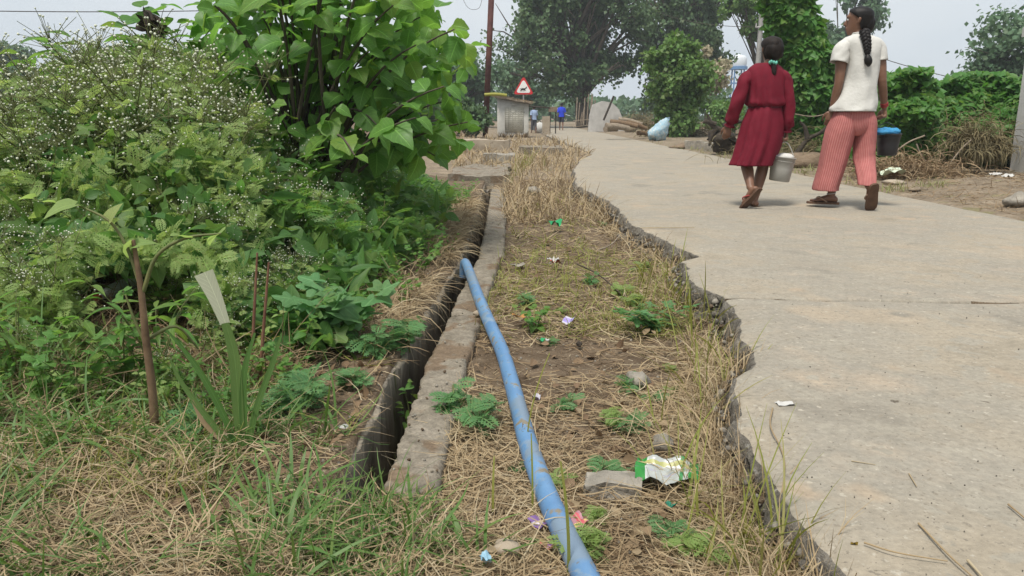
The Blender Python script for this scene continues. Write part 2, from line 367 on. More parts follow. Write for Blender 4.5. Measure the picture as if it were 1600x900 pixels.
M_YELLEAF = leafmat('yellowing_leaf', (.22, .25, .04), (.38, .37, .07), (.45, .40, .12), 0.3, 0.5, 0.2, 0.3)
M_VINE = leafmat('vine_leaf', (0.046, 0.138, 0.029), (0.098, 0.230, 0.044), (0.196, 0.333, 0.069), .42, 0.45, 0.2, 0.35)
M_TREE = leafmat('tree_leaf', (0.052, 0.098, 0.041), (0.092, 0.155, 0.063), (0.149, 0.218, 0.086), 0.25, 0.5, 0, 0.35)
M_TREEL = leafmat('light_tree_leaf', (0.066, 0.143, 0.033), (0.127, 0.226, 0.055), (0.209, 0.308, 0.094), 0.3, 0.5, 0, 0.35)
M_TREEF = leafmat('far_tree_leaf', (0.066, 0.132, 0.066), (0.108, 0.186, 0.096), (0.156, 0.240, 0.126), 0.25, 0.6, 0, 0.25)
M_BLOSSOM = leafmat('pale_blossom', (.30, .27, .18), (.45, .40, .28), (.25, .27, .12), 0.3, 0.7, 0, 0.3)
M_FLOWER = plain('white_flower', (.58, .60, .47), 0.7, 0.2, 0.1)
M_STEM = mat('green_stem', [(.3, (.07, .095, .03)), (.7, (.16, .165, .06))], 20, 0.6)
M_BROWNSTEM = mat('brown_stem', [(.3, (.09, .055, .03)), (.7, (.21, .14, .08))], 25, 0.75)
M_BARK = mat('bark', [(.3, (.045, .036, .028)), (.7, (.13, .105, .08))], 6, 0.95, 0.8, 20, stretch=(1, 1, .3), bdist=0.03)
M_DRYWOOD = mat('dry_wood', [(.3, (.16, .125, .09)), (.7, (.34, .28, .21))], 14, 0.95, 0.6, 40, stretch=(1, 1, 1))
M_DEADWOOD = mat('dark_dead_wood', [(.3, (.025, .02, .016)), (.7, (.075, .06, .045))], 14, 0.95, 0.6, 40)

# ------------------------------------------------------------------ lie of the land
_e = np.array([(1480, 1100), (1400, 1000), (1332, 900), (1296, 860), (1265, 820), (1235, 780), (1203, 740), (1178, 700), (1153, 660), (1150, 625), (1137, 600), (1141, 580), (1170, 560), (1173, 545),
               (1152, 520), (1146, 500), (1128, 470), (1114, 455), (1075, 440), (1060, 425), (1062, 405), (1081, 397), (1060, 385), (1030, 370), (985, 350), (962, 325), (945, 310), (902, 290), (895, 264),
               (905, 250), (925, 240), (905, 231), (882, 222), (855, 212), (842, 205), (838, 199)], float)
_eg = G(_e[:, 0], _e[:, 1], 0.0)
def xL_s(y): return np.interp(y, _eg[:, 1], _eg[:, 0])
def xL(y): return xL_s(y) + 0.034 * fbm(np.asarray(y) * 5, 3.3, 0, 3, 5) + 0.034 * fbm(np.asarray(y) * 11, 7.1, 0, 4, 9) * (.4 + .6 * sstep(-.3, .3, fbm(np.asarray(y) * 2.3, 1.1, 0, 2, 12)))
def xR(y): return 3.72 + 0.10 * fbm(np.asarray(y) * 0.8, 1.7, 0, 3, 21) + np.interp(y, [0, 30, 60], [0, .35, .2])
def sdx(y): return np.interp(y, [1.6, 2.5, 3.6, 4.5, 6.1, 8.6, 14], [0, 0, .05, .095, .09, .06, .06])
T0, T1 = 1.55, 12.4
def zg(x, y):
    x = np.asarray(x, float); y = np.asarray(y, float)
    z = -0.125 + 0.022 * fbm(x * 3, y * 3, 0, 3, 1) + 0.012 * fbm(x * 13, y * 13, 0, 3, 2)
    far = sstep(9, 16, y); z = z + far * 0.10
    b = sstep(-0.37, -0.43, x - sdx(y))
    zl = -0.088 + 0.14 * sstep(-0.7, -2.6, x) + 0.05 * fbm(x * 1.4, y * 1.4, 0, 3, 3) * sstep(-.6, -1.3, x) + 0.012 * fbm(x * 12, y * 12, 0, 3, 4)
    z = z * (1 - b) + (zl + far * 0.08) * b
    r = sstep(3.45, 3.9, x)
    zr = -0.015 + 0.05 * sstep(3.9, 5.4, x) + 0.03 * fbm(x * 1.6, y * 1.6, 0, 4, 6) + 0.10 * np.exp(-((x - 5.0) ** 2 / .5 + (y - 7.4) ** 2 / 1.2)) + 0.012 * fbm(x * 9, y * 9, 0, 3, 8)
    z = z * (1 - r) + zr * r
    xl = xL_s(y)
    u = sstep(xl + 0.02, xl + 0.16, x) * (1 - sstep(3.35, 3.55, x)) * (y < 58)
    z = z * (1 - u) - 0.32 * u
    return z
def in_trench(x, y, pad=0.0):
    s = np.asarray(x, float) - sdx(y)
    return (s > -0.41 - pad) & (s < -0.295 + pad) & (np.asarray(y) > T0 - pad) & (np.asarray(y) < T1)
def on_slab(x, y):
    s = np.asarray(x, float) - sdx(y); return (s > -0.30) & (s < -0.16) & (np.asarray(y) > 1.62) & (np.asarray(y) < 9.2)
def on_road(x, y, pad=0.0): return (np.asarray(x) > xL_s(y) - pad) & (np.asarray(x) < 3.6 + pad) & (np.asarray(y) < 56)

def GG(px, py):
    z = -.05
    for _ in range(12): g_ = G(px, py, z); z = .5 * z + .5 * float(zg(g_[0], g_[1]))
    return np.array([g_[0], g_[1], z])
# ground sheet
xs = np.concatenate([[-2500, -900, -300, -120, -60, -35, -22, -15, -11], np.linspace(-8.5, -3.2, 20), np.arange(-3.0, -1.4, 0.06), np.arange(-1.4, -0.46, 0.022), [-.43, -.416, -.409, -.35, -.296, -.289, -.27],
                     np.arange(-.25, 1.2, 0.022), [1.3, 1.6, 2.4, 3.1], np.arange(3.35, 6.6, 0.07), np.linspace(6.8, 12, 16), [14, 18, 25, 40, 70, 140, 320, 900, 2500]])
ys = np.concatenate([[-40, -8, -2, 0.2, .7], np.arange(.95, 1.53, .022), [1.54, 1.55, 1.562, 1.57, 1.59, 1.61], np.arange(1.64, 4.2, 0.024), 4.2 * 1.012 ** np.arange(1, 95), np.array([1, 1.02, 1.04]) * T1 + 0.8, np.geomspace(15, 62, 40), [75, 100, 140, 220, 400, 900, 2600]])
ys = np.unique(np.round(ys, 4))
gx, gy = np.meshgrid(xs, ys)
wfall = np.exp(-((gx + 0.35) / 0.5) ** 4)
gxw = gx + sdx(gy) * wfall
gz = zg(gxw, gy)
tr = (gx > -.412) & (gx < -.293) & (gy > T0 + .005) & (gy < T1)
gz = np.where(tr, -0.62 + 0.04 * fbm(gx * 9, gy * 5, 0, 3, 31), gz)
gz = np.where((np.abs(gx) > 200) | (gy > 200), -0.1, gz)
nx = len(xs); ny = len(ys)
i = np.arange(ny - 1)[:, None]; j = np.arange(nx - 1)[None]
q = np.stack([i * nx + j, i * nx + j + 1, (i + 1) * nx + j + 1, (i + 1) * nx + j], -1)
cx = (gx[:-1, :-1] + gx[1:, 1:]) / 2; cy = (gy[:-1, :-1] + gy[1:, 1:]) / 2
sand = ((cx > 3.3) | ((cy > 10.5) & (cx > -1.6) & (cx < 30))) & (cx + 0.8 * fbm(cx * 2, cy * 2, 0, 3, 41) < 7.5)
sand = sand | ((cx > 3) & (cy < 9))
gm = MB(); V = np.stack([gxw, gy, gz], -1).reshape(-1, 3); gm.add(V, q[~sand].reshape(-1, 4)); 
gm.q.append(q[sand].reshape(-1, 4)); gm.qm.append(np.ones(int(sand.sum()), int))
tag(gm.build('ground', [M_DIRT, M_SAND], smooth=True), kind='structure')

# road slab with its broken left edge
J1, J2 = G(1140, 466, 0), G(1600, 472, 0); JK = (J2[1] - J1[1]) / (J2[0] - J1[0])
yj = J1[1] - JK * J1[0]
yr = np.unique(np.round(np.concatenate([[-3, -1, 0, .4], np.geomspace(.6, 14, 430), np.geomspace(14.3, 60, 60), yj + np.arange(-.045, .046, .005)]), 5))
tt = np.concatenate([[0, .004, .010, .02, .035, .055, .08, .11], np.linspace(.15, .93, 24), [.955, .975, .99, 1.0]])
edge = xL(yr); right = xR(yr)
X = edge[:, None] + (right - edge)[:, None] * tt[None]; Y = yr[:, None] + JK * X
Z = 0.008 * fbm(X * 1.1, Y * 1.1, 0, 3, 50) + 0.004 * fbm(X * 9, Y * 9, 0, 3, 51)
Z = Z - (0.05 + .04 * fbm(X * 5, 0 * X, 2, 3, 57)) * np.exp(-((yr[:, None] - yj + 0.010 * fbm(X * 6, 0 * X, 0, 4, 52)) / (.014 + .009 * fbm(X * 4, 0 * X, 5, 3, 58))) ** 2)
Z = Z - (0.016 + 0.012 * fbm(Y * 30, X * 30, 0, 2, 53)) * np.exp(-(tt[None] / .006)) - 0.05 * sstep(.975, 1.0, tt)[None]
lv = np.array([0.2, .38, .55, .72, .88, 1.0])
wide = 0.035 + 0.09 * np.exp(-((yr - 5.0) / 1.3) ** 2)
SX = edge[:, None] - wide[:, None] * lv[None] ** 1.5 + 0.075 * fbm(yr[:, None] * 20, lv[None] * 5, 0, 4, 54) * np.minimum(1, lv * 3)[None]
SY = yr[:, None] + JK * SX + 0 * SX; SZ = Z[:, :1] - 0.19 * lv[None] + 0.012 * fbm(yr[:, None] * 40, lv[None] * 9, 3, 2, 55)
XX = np.concatenate([SX[:, ::-1], X], 1); YY = np.concatenate([SY[:, ::-1], Y], 1); ZZ = np.concatenate([SZ[:, ::-1], Z], 1)
nr, nc = XX.shape; i = np.arange(nr - 1)[:, None]; j = np.arange(nc - 1)[None]
q = np.stack([i * nc + j, i * nc + j + 1, (i + 1) * nc + j + 1, (i + 1) * nc + j], -1)
rm = MB(); rm.add(np.stack([XX, YY, ZZ], -1).reshape(-1, 3), q[:, 7:].reshape(-1, 4), mi=0)
_wob = 0.010 * fbm(X * 6, 0 * X, 0, 4, 52)   # soil packed into the slab joint
_jd = np.abs(yr[:, None] - yj + _wob)[:-1, 1:] < (.015 + .011 * fbm(X * 7, 0 * X, 8, 3, 59))[:-1, 1:]
rm.qm[0][:] = np.where(_jd[:, -(q.shape[1] - 7):], 2, 0).ravel()
rm.q.append(q[:, :7].reshape(-1, 4)); rm.qm.append(np.ones(q[:, :7].size // 4, int))
road = tag(rm.build('road', [M_ROAD, M_EDGE, M_DIRT], smooth=True), kind='structure')

# rubble fallen from the road edge
def rock_tpl(seed):
    b = blob((0, 0, 0), 1, .85, .65, 5, 7, 0.3, 1.6, seed); return np.concatenate(b.V), np.concatenate(b.q), np.concatenate(b.t), np.concatenate(b.uv)
rk = MB()
for s in range(4):
    N = 300; yy = np.exp(rng.uniform(np.log(1.0), np.log(9.5), N)); xx = xL(yy) - np.abs(rng.normal(0.02, 0.035, N)) - 0.06 * np.exp(-((yy - 5) / 1.3) ** 2) * rng.random(N)
    sz = (.003 + .012 * rng.random(N) ** 2.2) * (0.75 + yy * .16); zz = np.maximum(zg(xx, yy), -0.12 + 0.09 * rng.random(N) * (xx > xL_s(yy) - .05))
    d = rdir(N); n = rdir(N); A = axes(d, n); rk.join(scatter(rock_tpl(s), np.stack([xx, yy, zz], -1), *A, sz)); rk.qm[-1][:] = rk.tm[-1][:] = s % 3
tag(rk.build('rubble', [M_EDGE, M_STONE, M_DIRT]), kind='stuff', label='grey broken concrete rubble along the crumbling road edge', cat='rubble')
# grit on the road
N = 150; P = np.stack([rng.uniform(1100, 1600, N), rng.uniform(430, 900, N)], -1); g = G(P[:, 0], P[:, 1], 0); k = g[:, 0] > xL_s(g[:, 1]) + .04; g = g[k]
g[:, 2] = 0.003; A = axes(rdir(len(g)), rdir(len(g)))
tag(scatter(rock_tpl(2), g, *A, rng.uniform(.0008, .0022, len(g)) * (0.6 + g[:, 1] * .3)).build('grit', M_EDGE), kind='stuff', label='dark grit scattered over the pale road', cat='grit')

# crumbs of soil and chips on the bare bank, the slab and the verge
cb_ = MB()
for s in range(3):
    N = 500; Pq = G(rng.uniform(380, 1250, N), rng.uniform(300, 900, N), -.1); Pq = Pq[~((Pq[:, 0] - sdx(Pq[:, 1]) > -.42) & (Pq[:, 0] - sdx(Pq[:, 1]) < -.29))]; Pq = Pq[Pq[:, 0] < xL_s(Pq[:, 1])]; Pq[:, 2] = np.maximum(zg(Pq[:, 0], Pq[:, 1]), np.where((Pq[:, 0] - sdx(Pq[:, 1]) > -.3) & (Pq[:, 0] - sdx(Pq[:, 1]) < -.16), -.088, -1)) + .002
    cb_.join(scatter(rock_tpl(s), Pq, *axes(rdir(len(Pq)), rdir(len(Pq))), rng.uniform(.0015, .0065, len(Pq)) * (.6 + .2 * Pq[:, 1]))); cb_.qm[-1][:] = cb_.tm[-1][:] = s
tag(cb_.build('soil_crumbs', [M_DIRT, M_STONE, M_CONC]), kind='stuff', label='crumbs of soil and small chips strewn over bank and verge', cat='gravel')
# ------------------------------------------------------------------ the drain
def sweep(prof, y0, y1, n, amp, fr, seed, skew=0.0, dx=sdx):
    """rounded cross-section (x,z) swept along Y with chipped noise; ends closed"""
    prof = np.asarray(prof, float); yy = np.linspace(y0, y1, n)
    rings = []
    for k, y in enumerate(yy):
        x = prof[:, 0] + dx(y); z = prof[:, 1]; Yv = y + skew * (prof[:, 0] + .23) + 0 * x
        a = fbm(x * fr, Yv * fr, z * fr, 3, seed) + .45 * fbm(x * 55, Yv * 55, z * 55, 2, seed + 7); b = fbm(x * fr, Yv * fr, z * fr + 9, 3, seed + 3) + .35 * fbm(x * 60, Yv * 60, z * 60, 2, seed + 8)
        e = 0.86 if k in (0, n - 1) else 1.0
        cxm, czm = x.mean(), z.mean()
        rings.append(np.stack([cxm + (x - cxm) * e + amp * a, Yv + amp * .6 * b, czm + (z - czm) * (1 - (1 - e) * .25) + amp * b], -1))
    return loft(rings)
def rect_prof(x0, x1, z0, z1, r=0.006, nx_=13, nz_=10):
    t = np.linspace(0, 1, nx_); u = np.linspace(0, 1, nz_) ** 0.6
    top = [(x1 + (x0 - x1) * a, z1) for a in t[1:-1]]; bot = [(x0 + (x1 - x0) * a, z0) for a in t[1:-1]]
    lef = [(x0, z1 - r + (z0 - z1 + 2 * r) * a) for a in u]; rig = [(x1, z0 + r + (z1 - z0 - 2 * r) * (1 - a)) for a in u[::-1]]
    return top + lef + bot + rig
drain = thing('roadside_drain', (0, 0, 0), 'narrow open concrete drain running along the grassy verge', 'drain')
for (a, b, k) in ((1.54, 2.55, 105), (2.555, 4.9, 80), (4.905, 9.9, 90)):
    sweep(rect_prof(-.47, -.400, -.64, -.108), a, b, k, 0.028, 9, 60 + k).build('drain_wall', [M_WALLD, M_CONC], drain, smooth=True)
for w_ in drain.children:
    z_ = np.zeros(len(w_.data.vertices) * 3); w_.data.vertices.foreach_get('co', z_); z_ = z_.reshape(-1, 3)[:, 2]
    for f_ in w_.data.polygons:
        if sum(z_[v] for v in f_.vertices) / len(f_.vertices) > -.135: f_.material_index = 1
for (a, b, k, x0, x1, zt, sk) in ((1.585, 2.24, 95, -.297, -.168, -.092, .35), (2.262, 3.18, 100, -.297, -.160, -.088, .35), (3.19, 4.55, 60, -.297, -.165, -.082, -.1), (4.56, 6.2, 60, -.297, -.145, -.088, 0), (6.22, 9.0, 60, -.297, -.135, -.088, 0.1)):
    sweep(rect_prof(x0, x1, -.64, zt), a, b, k, 0.015, 14, 80 + k, sk).build('slab', M_CONC, drain, smooth=True)
# stone culvert where the drain goes under, and the low wall behind it
cul = thing('culvert', (-0.3, 11, -.1), 'rough concrete culvert slab bridging the far end of the drain', 'culvert')
def rough_box(x0, x1, y0, y1, z0, z1, amp, fr, seed, n=(14, 14, 6)):
    b = MB()
    def face(o, u, v, nu, nv):
        a, c = np.meshgrid(np.linspace(0, 1, nu + 1), np.linspace(0, 1, nv + 1)); P = np.asarray(o, float) + a[..., None] * np.asarray(u, float) + c[..., None] * np.asarray(v, float)
        i = np.arange(nv)[:, None]; j = np.arange(nu)[None]; w = nu + 1
        b.add(P.reshape(-1, 3), np.stack([i * w + j, i * w + j + 1, (i + 1) * w + j + 1, (i + 1) * w + j], -1).reshape(-1, 4))
    dx, dy, dz = x1 - x0, y1 - y0, z1 - z0
    face((x0, y0, z1), (dx, 0, 0), (0, dy, 0), n[0], n[1]); face((x0, y1, z0), (dx, 0, 0), (0, -dy, 0), n[0], n[1])
    face((x0, y0, z0), (dx, 0, 0), (0, 0, dz), n[0], n[2]); face((x1, y1, z0), (-dx, 0, 0), (0, 0, dz), n[0], n[2])
    face((x0, y1, z0), (0, -dy, 0), (0, 0, dz), n[1], n[2]); face((x1, y0, z0), (0, dy, 0), (0, 0, dz), n[1], n[2])
    for k, V in enumerate(b.V):
        D = np.stack([fbm(V[:, 0] * fr, V[:, 1] * fr, V[:, 2] * fr + 5 * s, 3, seed + s) for s in range(3)], -1)
        b.V[k] = V + D * amp
    return b
for m_ in (rough_box(-.85, -.05, 10.0, 12.2, -.22, -.02, .06, 5, 90).build('cover_slab', M_CONC, cul, True), rough_box(-.47, -.30, 9.75, 10.4, -.6, -.2, .03, 6, 91).build('side_stone', M_STONE, cul, True), rough_box(-.215, -.02, 9.7, 10.4, -.6, -.2, .03, 6, 92).build('side_stone', M_STONE, cul, True)):
    m_.location = (0.3, -11, .1)
M_PALEW = mat('pale_worn_plaster', [(.3, (.27, .22, .165)), (.7, (.40, .34, .26))], 5, 0.95, 0.4, 30, specks=[(12, .63, (.24, .20, .15))])
tag(rough_box(-1.9, -.05, 16.3, 16.7, -.15, .25, .05, 5, 95).build('low_wall', M_PALEW, smooth=True), 'low pale wall across the verge below the rusty pole', 'wall')
tag(rough_box(.15, 1.05, 15.6, 16.6, -.12, .12, .04, 3, 96).build('broken_slab', M_CONC, smooth=True), 'broken concrete slab with a shadowed edge beside the far road', 'slab')
tag(rough_box(-.5, .05, 13.3, 14.0, -.1, .08, .05, 3, 97).build('broken_slab', M_STONE, smooth=True), 'broken grey slab lying beyond the culvert', 'slab')
# ------------------------------------------------------------------ dry grass and green grass (nobody could count it)
def img_pts(N, x0, x1, y0, y1, z=-0.1, mask=None):
    P = G(rng.uniform(x0, x1, N), rng.uniform(y0, y1, N), z)
    if mask is not None: P = P[mask(P[:, 0], P[:, 1])]
    P[:, 2] = zg(P[:, 0], P[:, 1]); return P
def straw(P, Lr, wr, e, curl, lift=.03, sway=1.2, seg=4, az=None, gr=True):
    N = len(P); P = P.copy(); P[:, 2] += rng.random(N) ** 2 * lift
    a = rng.uniform(0, 2 * np.pi, N) if az is None else az
    L = rng.uniform(*Lr, N) * rng.uniform(.6, 1.2, N); w = rng.uniform(wr[0] * .6, wr[1] * 1.25, N) * (0.65 + 0.2 * P[:, 1])
    return blades(P, a, L, w, rng.normal(e[0], e[1], N), rng.uniform(*curl, N), seg, rng.normal(0, sway, N), ground=zg if gr else None)
verge = lambda x, y: (x - sdx(y) > -.185) & ~on_road(x, y, .03) & (y < 14)
def bare(x, y):  # trodden soil shows through the straw
    c = G(900, 560, -.1); return np.exp(-(((x - c[0]) / .30) ** 2 + ((y - c[1]) / .22) ** 2)) + .8 * np.exp(-(((x - .02) / .14) ** 2 + ((y - 2.5) / .35) ** 2))
def thin(P, f): return P[rng.random(len(P)) > f(P[:, 0], P[:, 1])]
P = thin(img_pts(30000, 640, 1340, 285, 930, -.12, verge), lambda x, y: np.clip(bare(x, y) * 1.0 + .24 - 1.7 * fbm(x * 4.5, y * 4.5, 0, 3, 77), 0, .97))
mb = straw(P, (.04, .18), (.0012, .0030), (.12, .18), (-.2, .7))
tag(mb.build('dry_grass', M_STRAW), kind='stuff', label='flattened dry grass covering the verge beside the pipe', cat='dry grass')
P = thin(img_pts(12000, 640, 1340, 285, 930, -.12, verge), lambda x, y: np.clip(bare(x, y) * .8, 0, .9))
tag(straw(P, (.04, .15), (.0014, .003), (.05, .15), (-.2, .5), .012).build('old_grass_litter', M_STRAWD), kind='stuff', label='brown rotted grass litter lying on the verge soil', cat='dry grass')
# standing dry tufts against the road edge
N = 10500; yy = np.exp(rng.uniform(np.log(1.02), np.log(7), N) * np.where(rng.random(N) < .35, .5, 1)); xx = xL_s(yy) - np.abs(rng.normal(.02, .08, N)) + .01
k = fbm(xx * 5, yy * 5, 0, 2, 78) > -.12; xx, yy = xx[k], yy[k]
P = np.stack([xx, yy, zg(xx, yy)], -1); P = P[~on_road(xx, yy, -.03)]; P[:, 2] = np.maximum(P[:, 2], -.13)
tag(straw(P, (.06, .21), (.0015, .0032), (1.0, .4), (.4, 2.4), .0, .7, 5).build('standing_dry_grass', M_STRAW), kind='stuff', label='standing straw coloured grass leaning along the broken road edge', cat='dry grass')
P = img_pts(2600, 705, 935, 206, 262, -.03, lambda x, y: ~on_road(x, y, .0) & (y < 26))
tag(straw(P, (.12, .36), (.003, .005), (1.1, .4), (.2, 1.6), .0, .5, 4, gr=False).build('pale_dry_weeds', M_STRAW), kind='stuff', label='pale dry weeds standing around the culvert and low wall', cat='dry grass')
P = img_pts(2600, 1330, 1640, 268, 335, .02, lambda x, y: x > 3.85)
tag(straw(P, (.04, .16), (.0016, .003), (.2, .35), (-.2, 1.2), .02, .8).build('shoulder_litter', M_STRAWD), kind='stuff', label='brown plant litter strewn over the right road shoulder', cat='dry grass')
P = img_pts(3300, 770, 960, 228, 345, -.1, verge)
tag(straw(P, (.12, .34), (.0022, .004), (1.1, .35), (.2, 1.6), .0, .5, 4, gr=False).build('far_dry_grass', M_STRAW), kind='stuff', label='pale dry grass standing on the verge near the culvert', cat='dry grass')
N = 420; yy = np.exp(rng.uniform(np.log(1.1), np.log(4.2), N)); xx = xL_s(yy) - np.abs(rng.normal(.05, .08, N)) - .02
k = fbm(xx * 6 + 4, yy * 6, 0, 2, 79) > .02; P = np.stack([xx, yy, zg(xx, yy)], -1)[k]
tag(straw(P, (.14, .30), (.003, .006), (1.25, .22), (.1, 1.0), 0, .3, 6).build('yellow_green_blades', M_YGRASS), kind='stuff', label='thin yellow green blades rising through straw at the road edge', cat='grass')
P = thin(img_pts(5200, 740, 1080, 300, 520, -.1, verge), lambda x, y: np.clip(.55 - 1.6 * fbm(x * 2.2 + 9, y * 1.6, 0, 3, 80), 0, 1))
tag(straw(P, (.05, .14), (.0018, .0035), (.8, .4), (.1, 1.5), 0, .6, 4).build('short_green_grass', M_YGRASS), kind='stuff', label='short olive green grass patches among straw on the far verge', cat='grass')
# left bank
bank = lambda x, y: (x - sdx(y) < -.44) & ~((y < 2.6) & (x > -.68)) & ~in_trench(x, y, .012)
front = lambda x, y: ((x - sdx(y) < -.43) | (y < 1.57)) & ~in_trench(x, y, .012) & (x < .1)
def path_(x, y): return 1.02 * np.exp(-(((x - (-.53)) / .17) ** 4)) * (1 - sstep(2.35, 2.9, y)) * sstep(1.30, 1.48, y)
P = thin(img_pts(16500, -60, 700, 575, 935, -.09, front), lambda x, y: np.clip(path_(x, y) + .14 - 1.3 * fbm(x * 3.4, y * 3.4, 0, 3, 81), 0, .95))
tag(straw(P, (.04, .18), (.0012, .003), (.25, .3), (-.2, 1.1), .05).build('dry_grass', M_STRAW), kind='stuff', label='tangled dry grass on the bank left of the drain', cat='dry grass')
P = thin(img_pts(9000, -60, 700, 560, 935, -.09, front), lambda x, y: np.clip(path_(x, y) * .6, 0, .9))
tag(straw(P, (.04, .16), (.0015, .003), (.1, .2), (-.2, .6), .015).build('old_grass_litter', M_STRAWD), kind='stuff', label='rotted brown grass litter on the soil left of the drain', cat='dry grass')
P = img_pts(9500, -60, 720, 300, 600, -.05, bank)
tag(straw(P, (.08, .28), (.0014, .003), (.5, .4), (0, 1.8), .08).build('thicket_straw', M_STRAWD), kind='stuff', label='brown dead stalks under the green weeds on the left', cat='dry grass')
N = 4200; yy = rng.uniform(2.75, 8.8, N); xx = sdx(yy) - .44 - np.abs(rng.normal(0, .13, N)); P = np.stack([xx, yy, zg(xx, yy) + .02], -1)
P = P[fbm(xx * 2, yy * 2.2, 0, 2, 83) > -.18]
tag(straw(P, (.08, .26), (.0016, .003), (.7, .35), (.8, 2.4), .03, .4, 5, az=rng.normal(-.1, 1.1, len(P)), gr=False).build('overhanging_dry_grass', M_STRAW), kind='stuff', label='dry grass bending from the bank over the drain slot', cat='dry grass')
P = thin(img_pts(9000, -60, 640, 600, 940, -.09, front), lambda x, y: np.clip(path_(x, y) + .50 - 2.0 * fbm(x * 2.6 + 3, y * 2.6, 0, 3, 84), 0, 1))
tag(straw(P, (.08, .22), (.003, .0075), (.75, .4), (.3, 1.6), 0, .5, 6).build('green_grass', M_GRASS), kind='stuff', label='green grass patches growing through straw at the lower left', cat='grass')
P = thin(img_pts(3500, -60, 640, 560, 800, -.09, front), lambda x, y: np.clip(path_(x, y) + .6 - 2.0 * fbm(x * 3.1 + 7, y * 2.6, 0, 3, 85), 0, 1))
tag(straw(P, (.05, .15), (.002, .004), (.9, .4), (.1, 1.2), 0, .5, 4).build('fine_green_grass', M_YGRASS), kind='stuff', label='fine yellow green grass mixed into the straw on the left', cat='grass')
# dead leaves
P = np.concatenate([img_pts(900, -60, 620, 560, 920, -.09, front), img_pts(700, 650, 1320, 300, 920, -.12, verge)]); P[:, 2] += rng.random(len(P)) * .03 + .003
tag(scatter(T_OVATE, P, *axes(rdir(len(P), 0) * [1, 1, .35], rdir(len(P), 1.2)), rng.uniform(.012, .045, len(P)) * (.6 + .2 * P[:, 1])).build('dead_leaves', leafmat('dead_leaf', (.10, .06, .035), (.22, .15, .085), (.36, .28, .17), .1, .8, .3, .2), smooth=True), kind='stuff', label='small curled dead leaves lying in the straw on both sides of the drain', cat='dead leaves')
# right shoulder grass
P = G(rng.uniform(1010, 1480, 9000), rng.uniform(216, 300, 9000), 0.0); k = (P[:, 0] > 3.8) & (P[:, 0] < 5.5 + .3 * rng.random(len(P))) & (fbm(P[:, 0] * 1.5, P[:, 1] * .8, 0, 3, 86) > -.12); P = P[k]; P[:, 2] = zg(P[:, 0], P[:, 1])
tag(blades(P, rng.uniform(0, 6.3, len(P)), rng.uniform(.04, .13, len(P)), rng.uniform(.006, .012, len(P)), rng.normal(1.1, .3, len(P)), rng.uniform(0, 1, len(P)), 3).build('shoulder_grass', leafmat('shoulder_grass_blade', (.13, .15, .05), (.25, .25, .10), (.36, .31, .17), .2, .7, 0, .3)), kind='stuff', label='short faded grass along the far road shoulder', cat='grass')

# ------------------------------------------------------------------ plants of the left thicket
def mesh_of(mb, name, m, smooth=False): return mb.mesh(name, m, smooth)
LEAFM = {}
def leaf_meshes(key, tpls, m):
    LEAFM[key] = [MB().add(V, q if len(q) else None, t if len(t) else None, uv).mesh(key, m, True) for V, q, t, uv in tpls]
leaf_meshes('big', [leaf_tpl(BIG, 10, .22, d, .05, .03, 4, .14) for d in (.15, .35, .55, .75)], M_BIGLEAF)
leaf_meshes('heart', [leaf_tpl(HEART, 6, .3, d, 0, .01, 2, .06) for d in (.1, .3, .55)], M_MIDLEAF)
leaf_meshes('ovate', [leaf_tpl(OVATE, 6, .35, d, .03, .01, 2, .04) for d in (.1, .35, .6)], M_MIDLEAF)
leaf_meshes('fan', [fan_tpl(5, 26, .45, d) for d in (.1, .4, .7)], M_BLUELEAF)
leaf_meshes('fanm', [fan_tpl(5, 22, .3, d) for d in (.1, .4, .7)], M_MIDLEAF)
leaf_meshes('lance', [leaf_tpl(LANCE, 6, .4, d, 0, 0, 2, .03) for d in (.2, .5, .8)], M_MIDLEAF)
leaf_meshes('pale', [leaf_tpl(HEART, 6, .3, d, .04, .01, 2, .06) for d in (.1, .3, .55)], M_PALELEAF)
leaf_meshes('yellow', [leaf_tpl(OVATE, 6, .35, d, .03, .01, 2, .04) for d in (.1, .35, .6)], M_YELLEAF)
leaf_meshes('cane', [leaf_tpl([(0, .05), (.3, .07), (.7, .055), (1, 0)], 9, .6, d, 0, 0, 2) for d in (.2, .6)], M_GRASS)
def put_leaf(parent, key, p, d, n, s, name='leaf'):
    o = bpy.data.objects.new(name, LEAFM[key][random.randrange(len(LEAFM[key]))]); C.objects.link(o); o.parent = parent
    Xa, Ya, Za = axes(np.array([d], float), np.array([n], float))
    M4 = Matrix([[Xa[0][i] * s, Ya[0][i] * s, Za[0][i] * s, p[i]] for i in range(3)] + [[0, 0, 0, 1]])
    o.matrix_local = M4; return o
def bez(a, b, c, n): t = np.linspace(0, 1, n)[:, None]; return a * (1 - t) ** 2 + 2 * b * t * (1 - t) + c * t * t

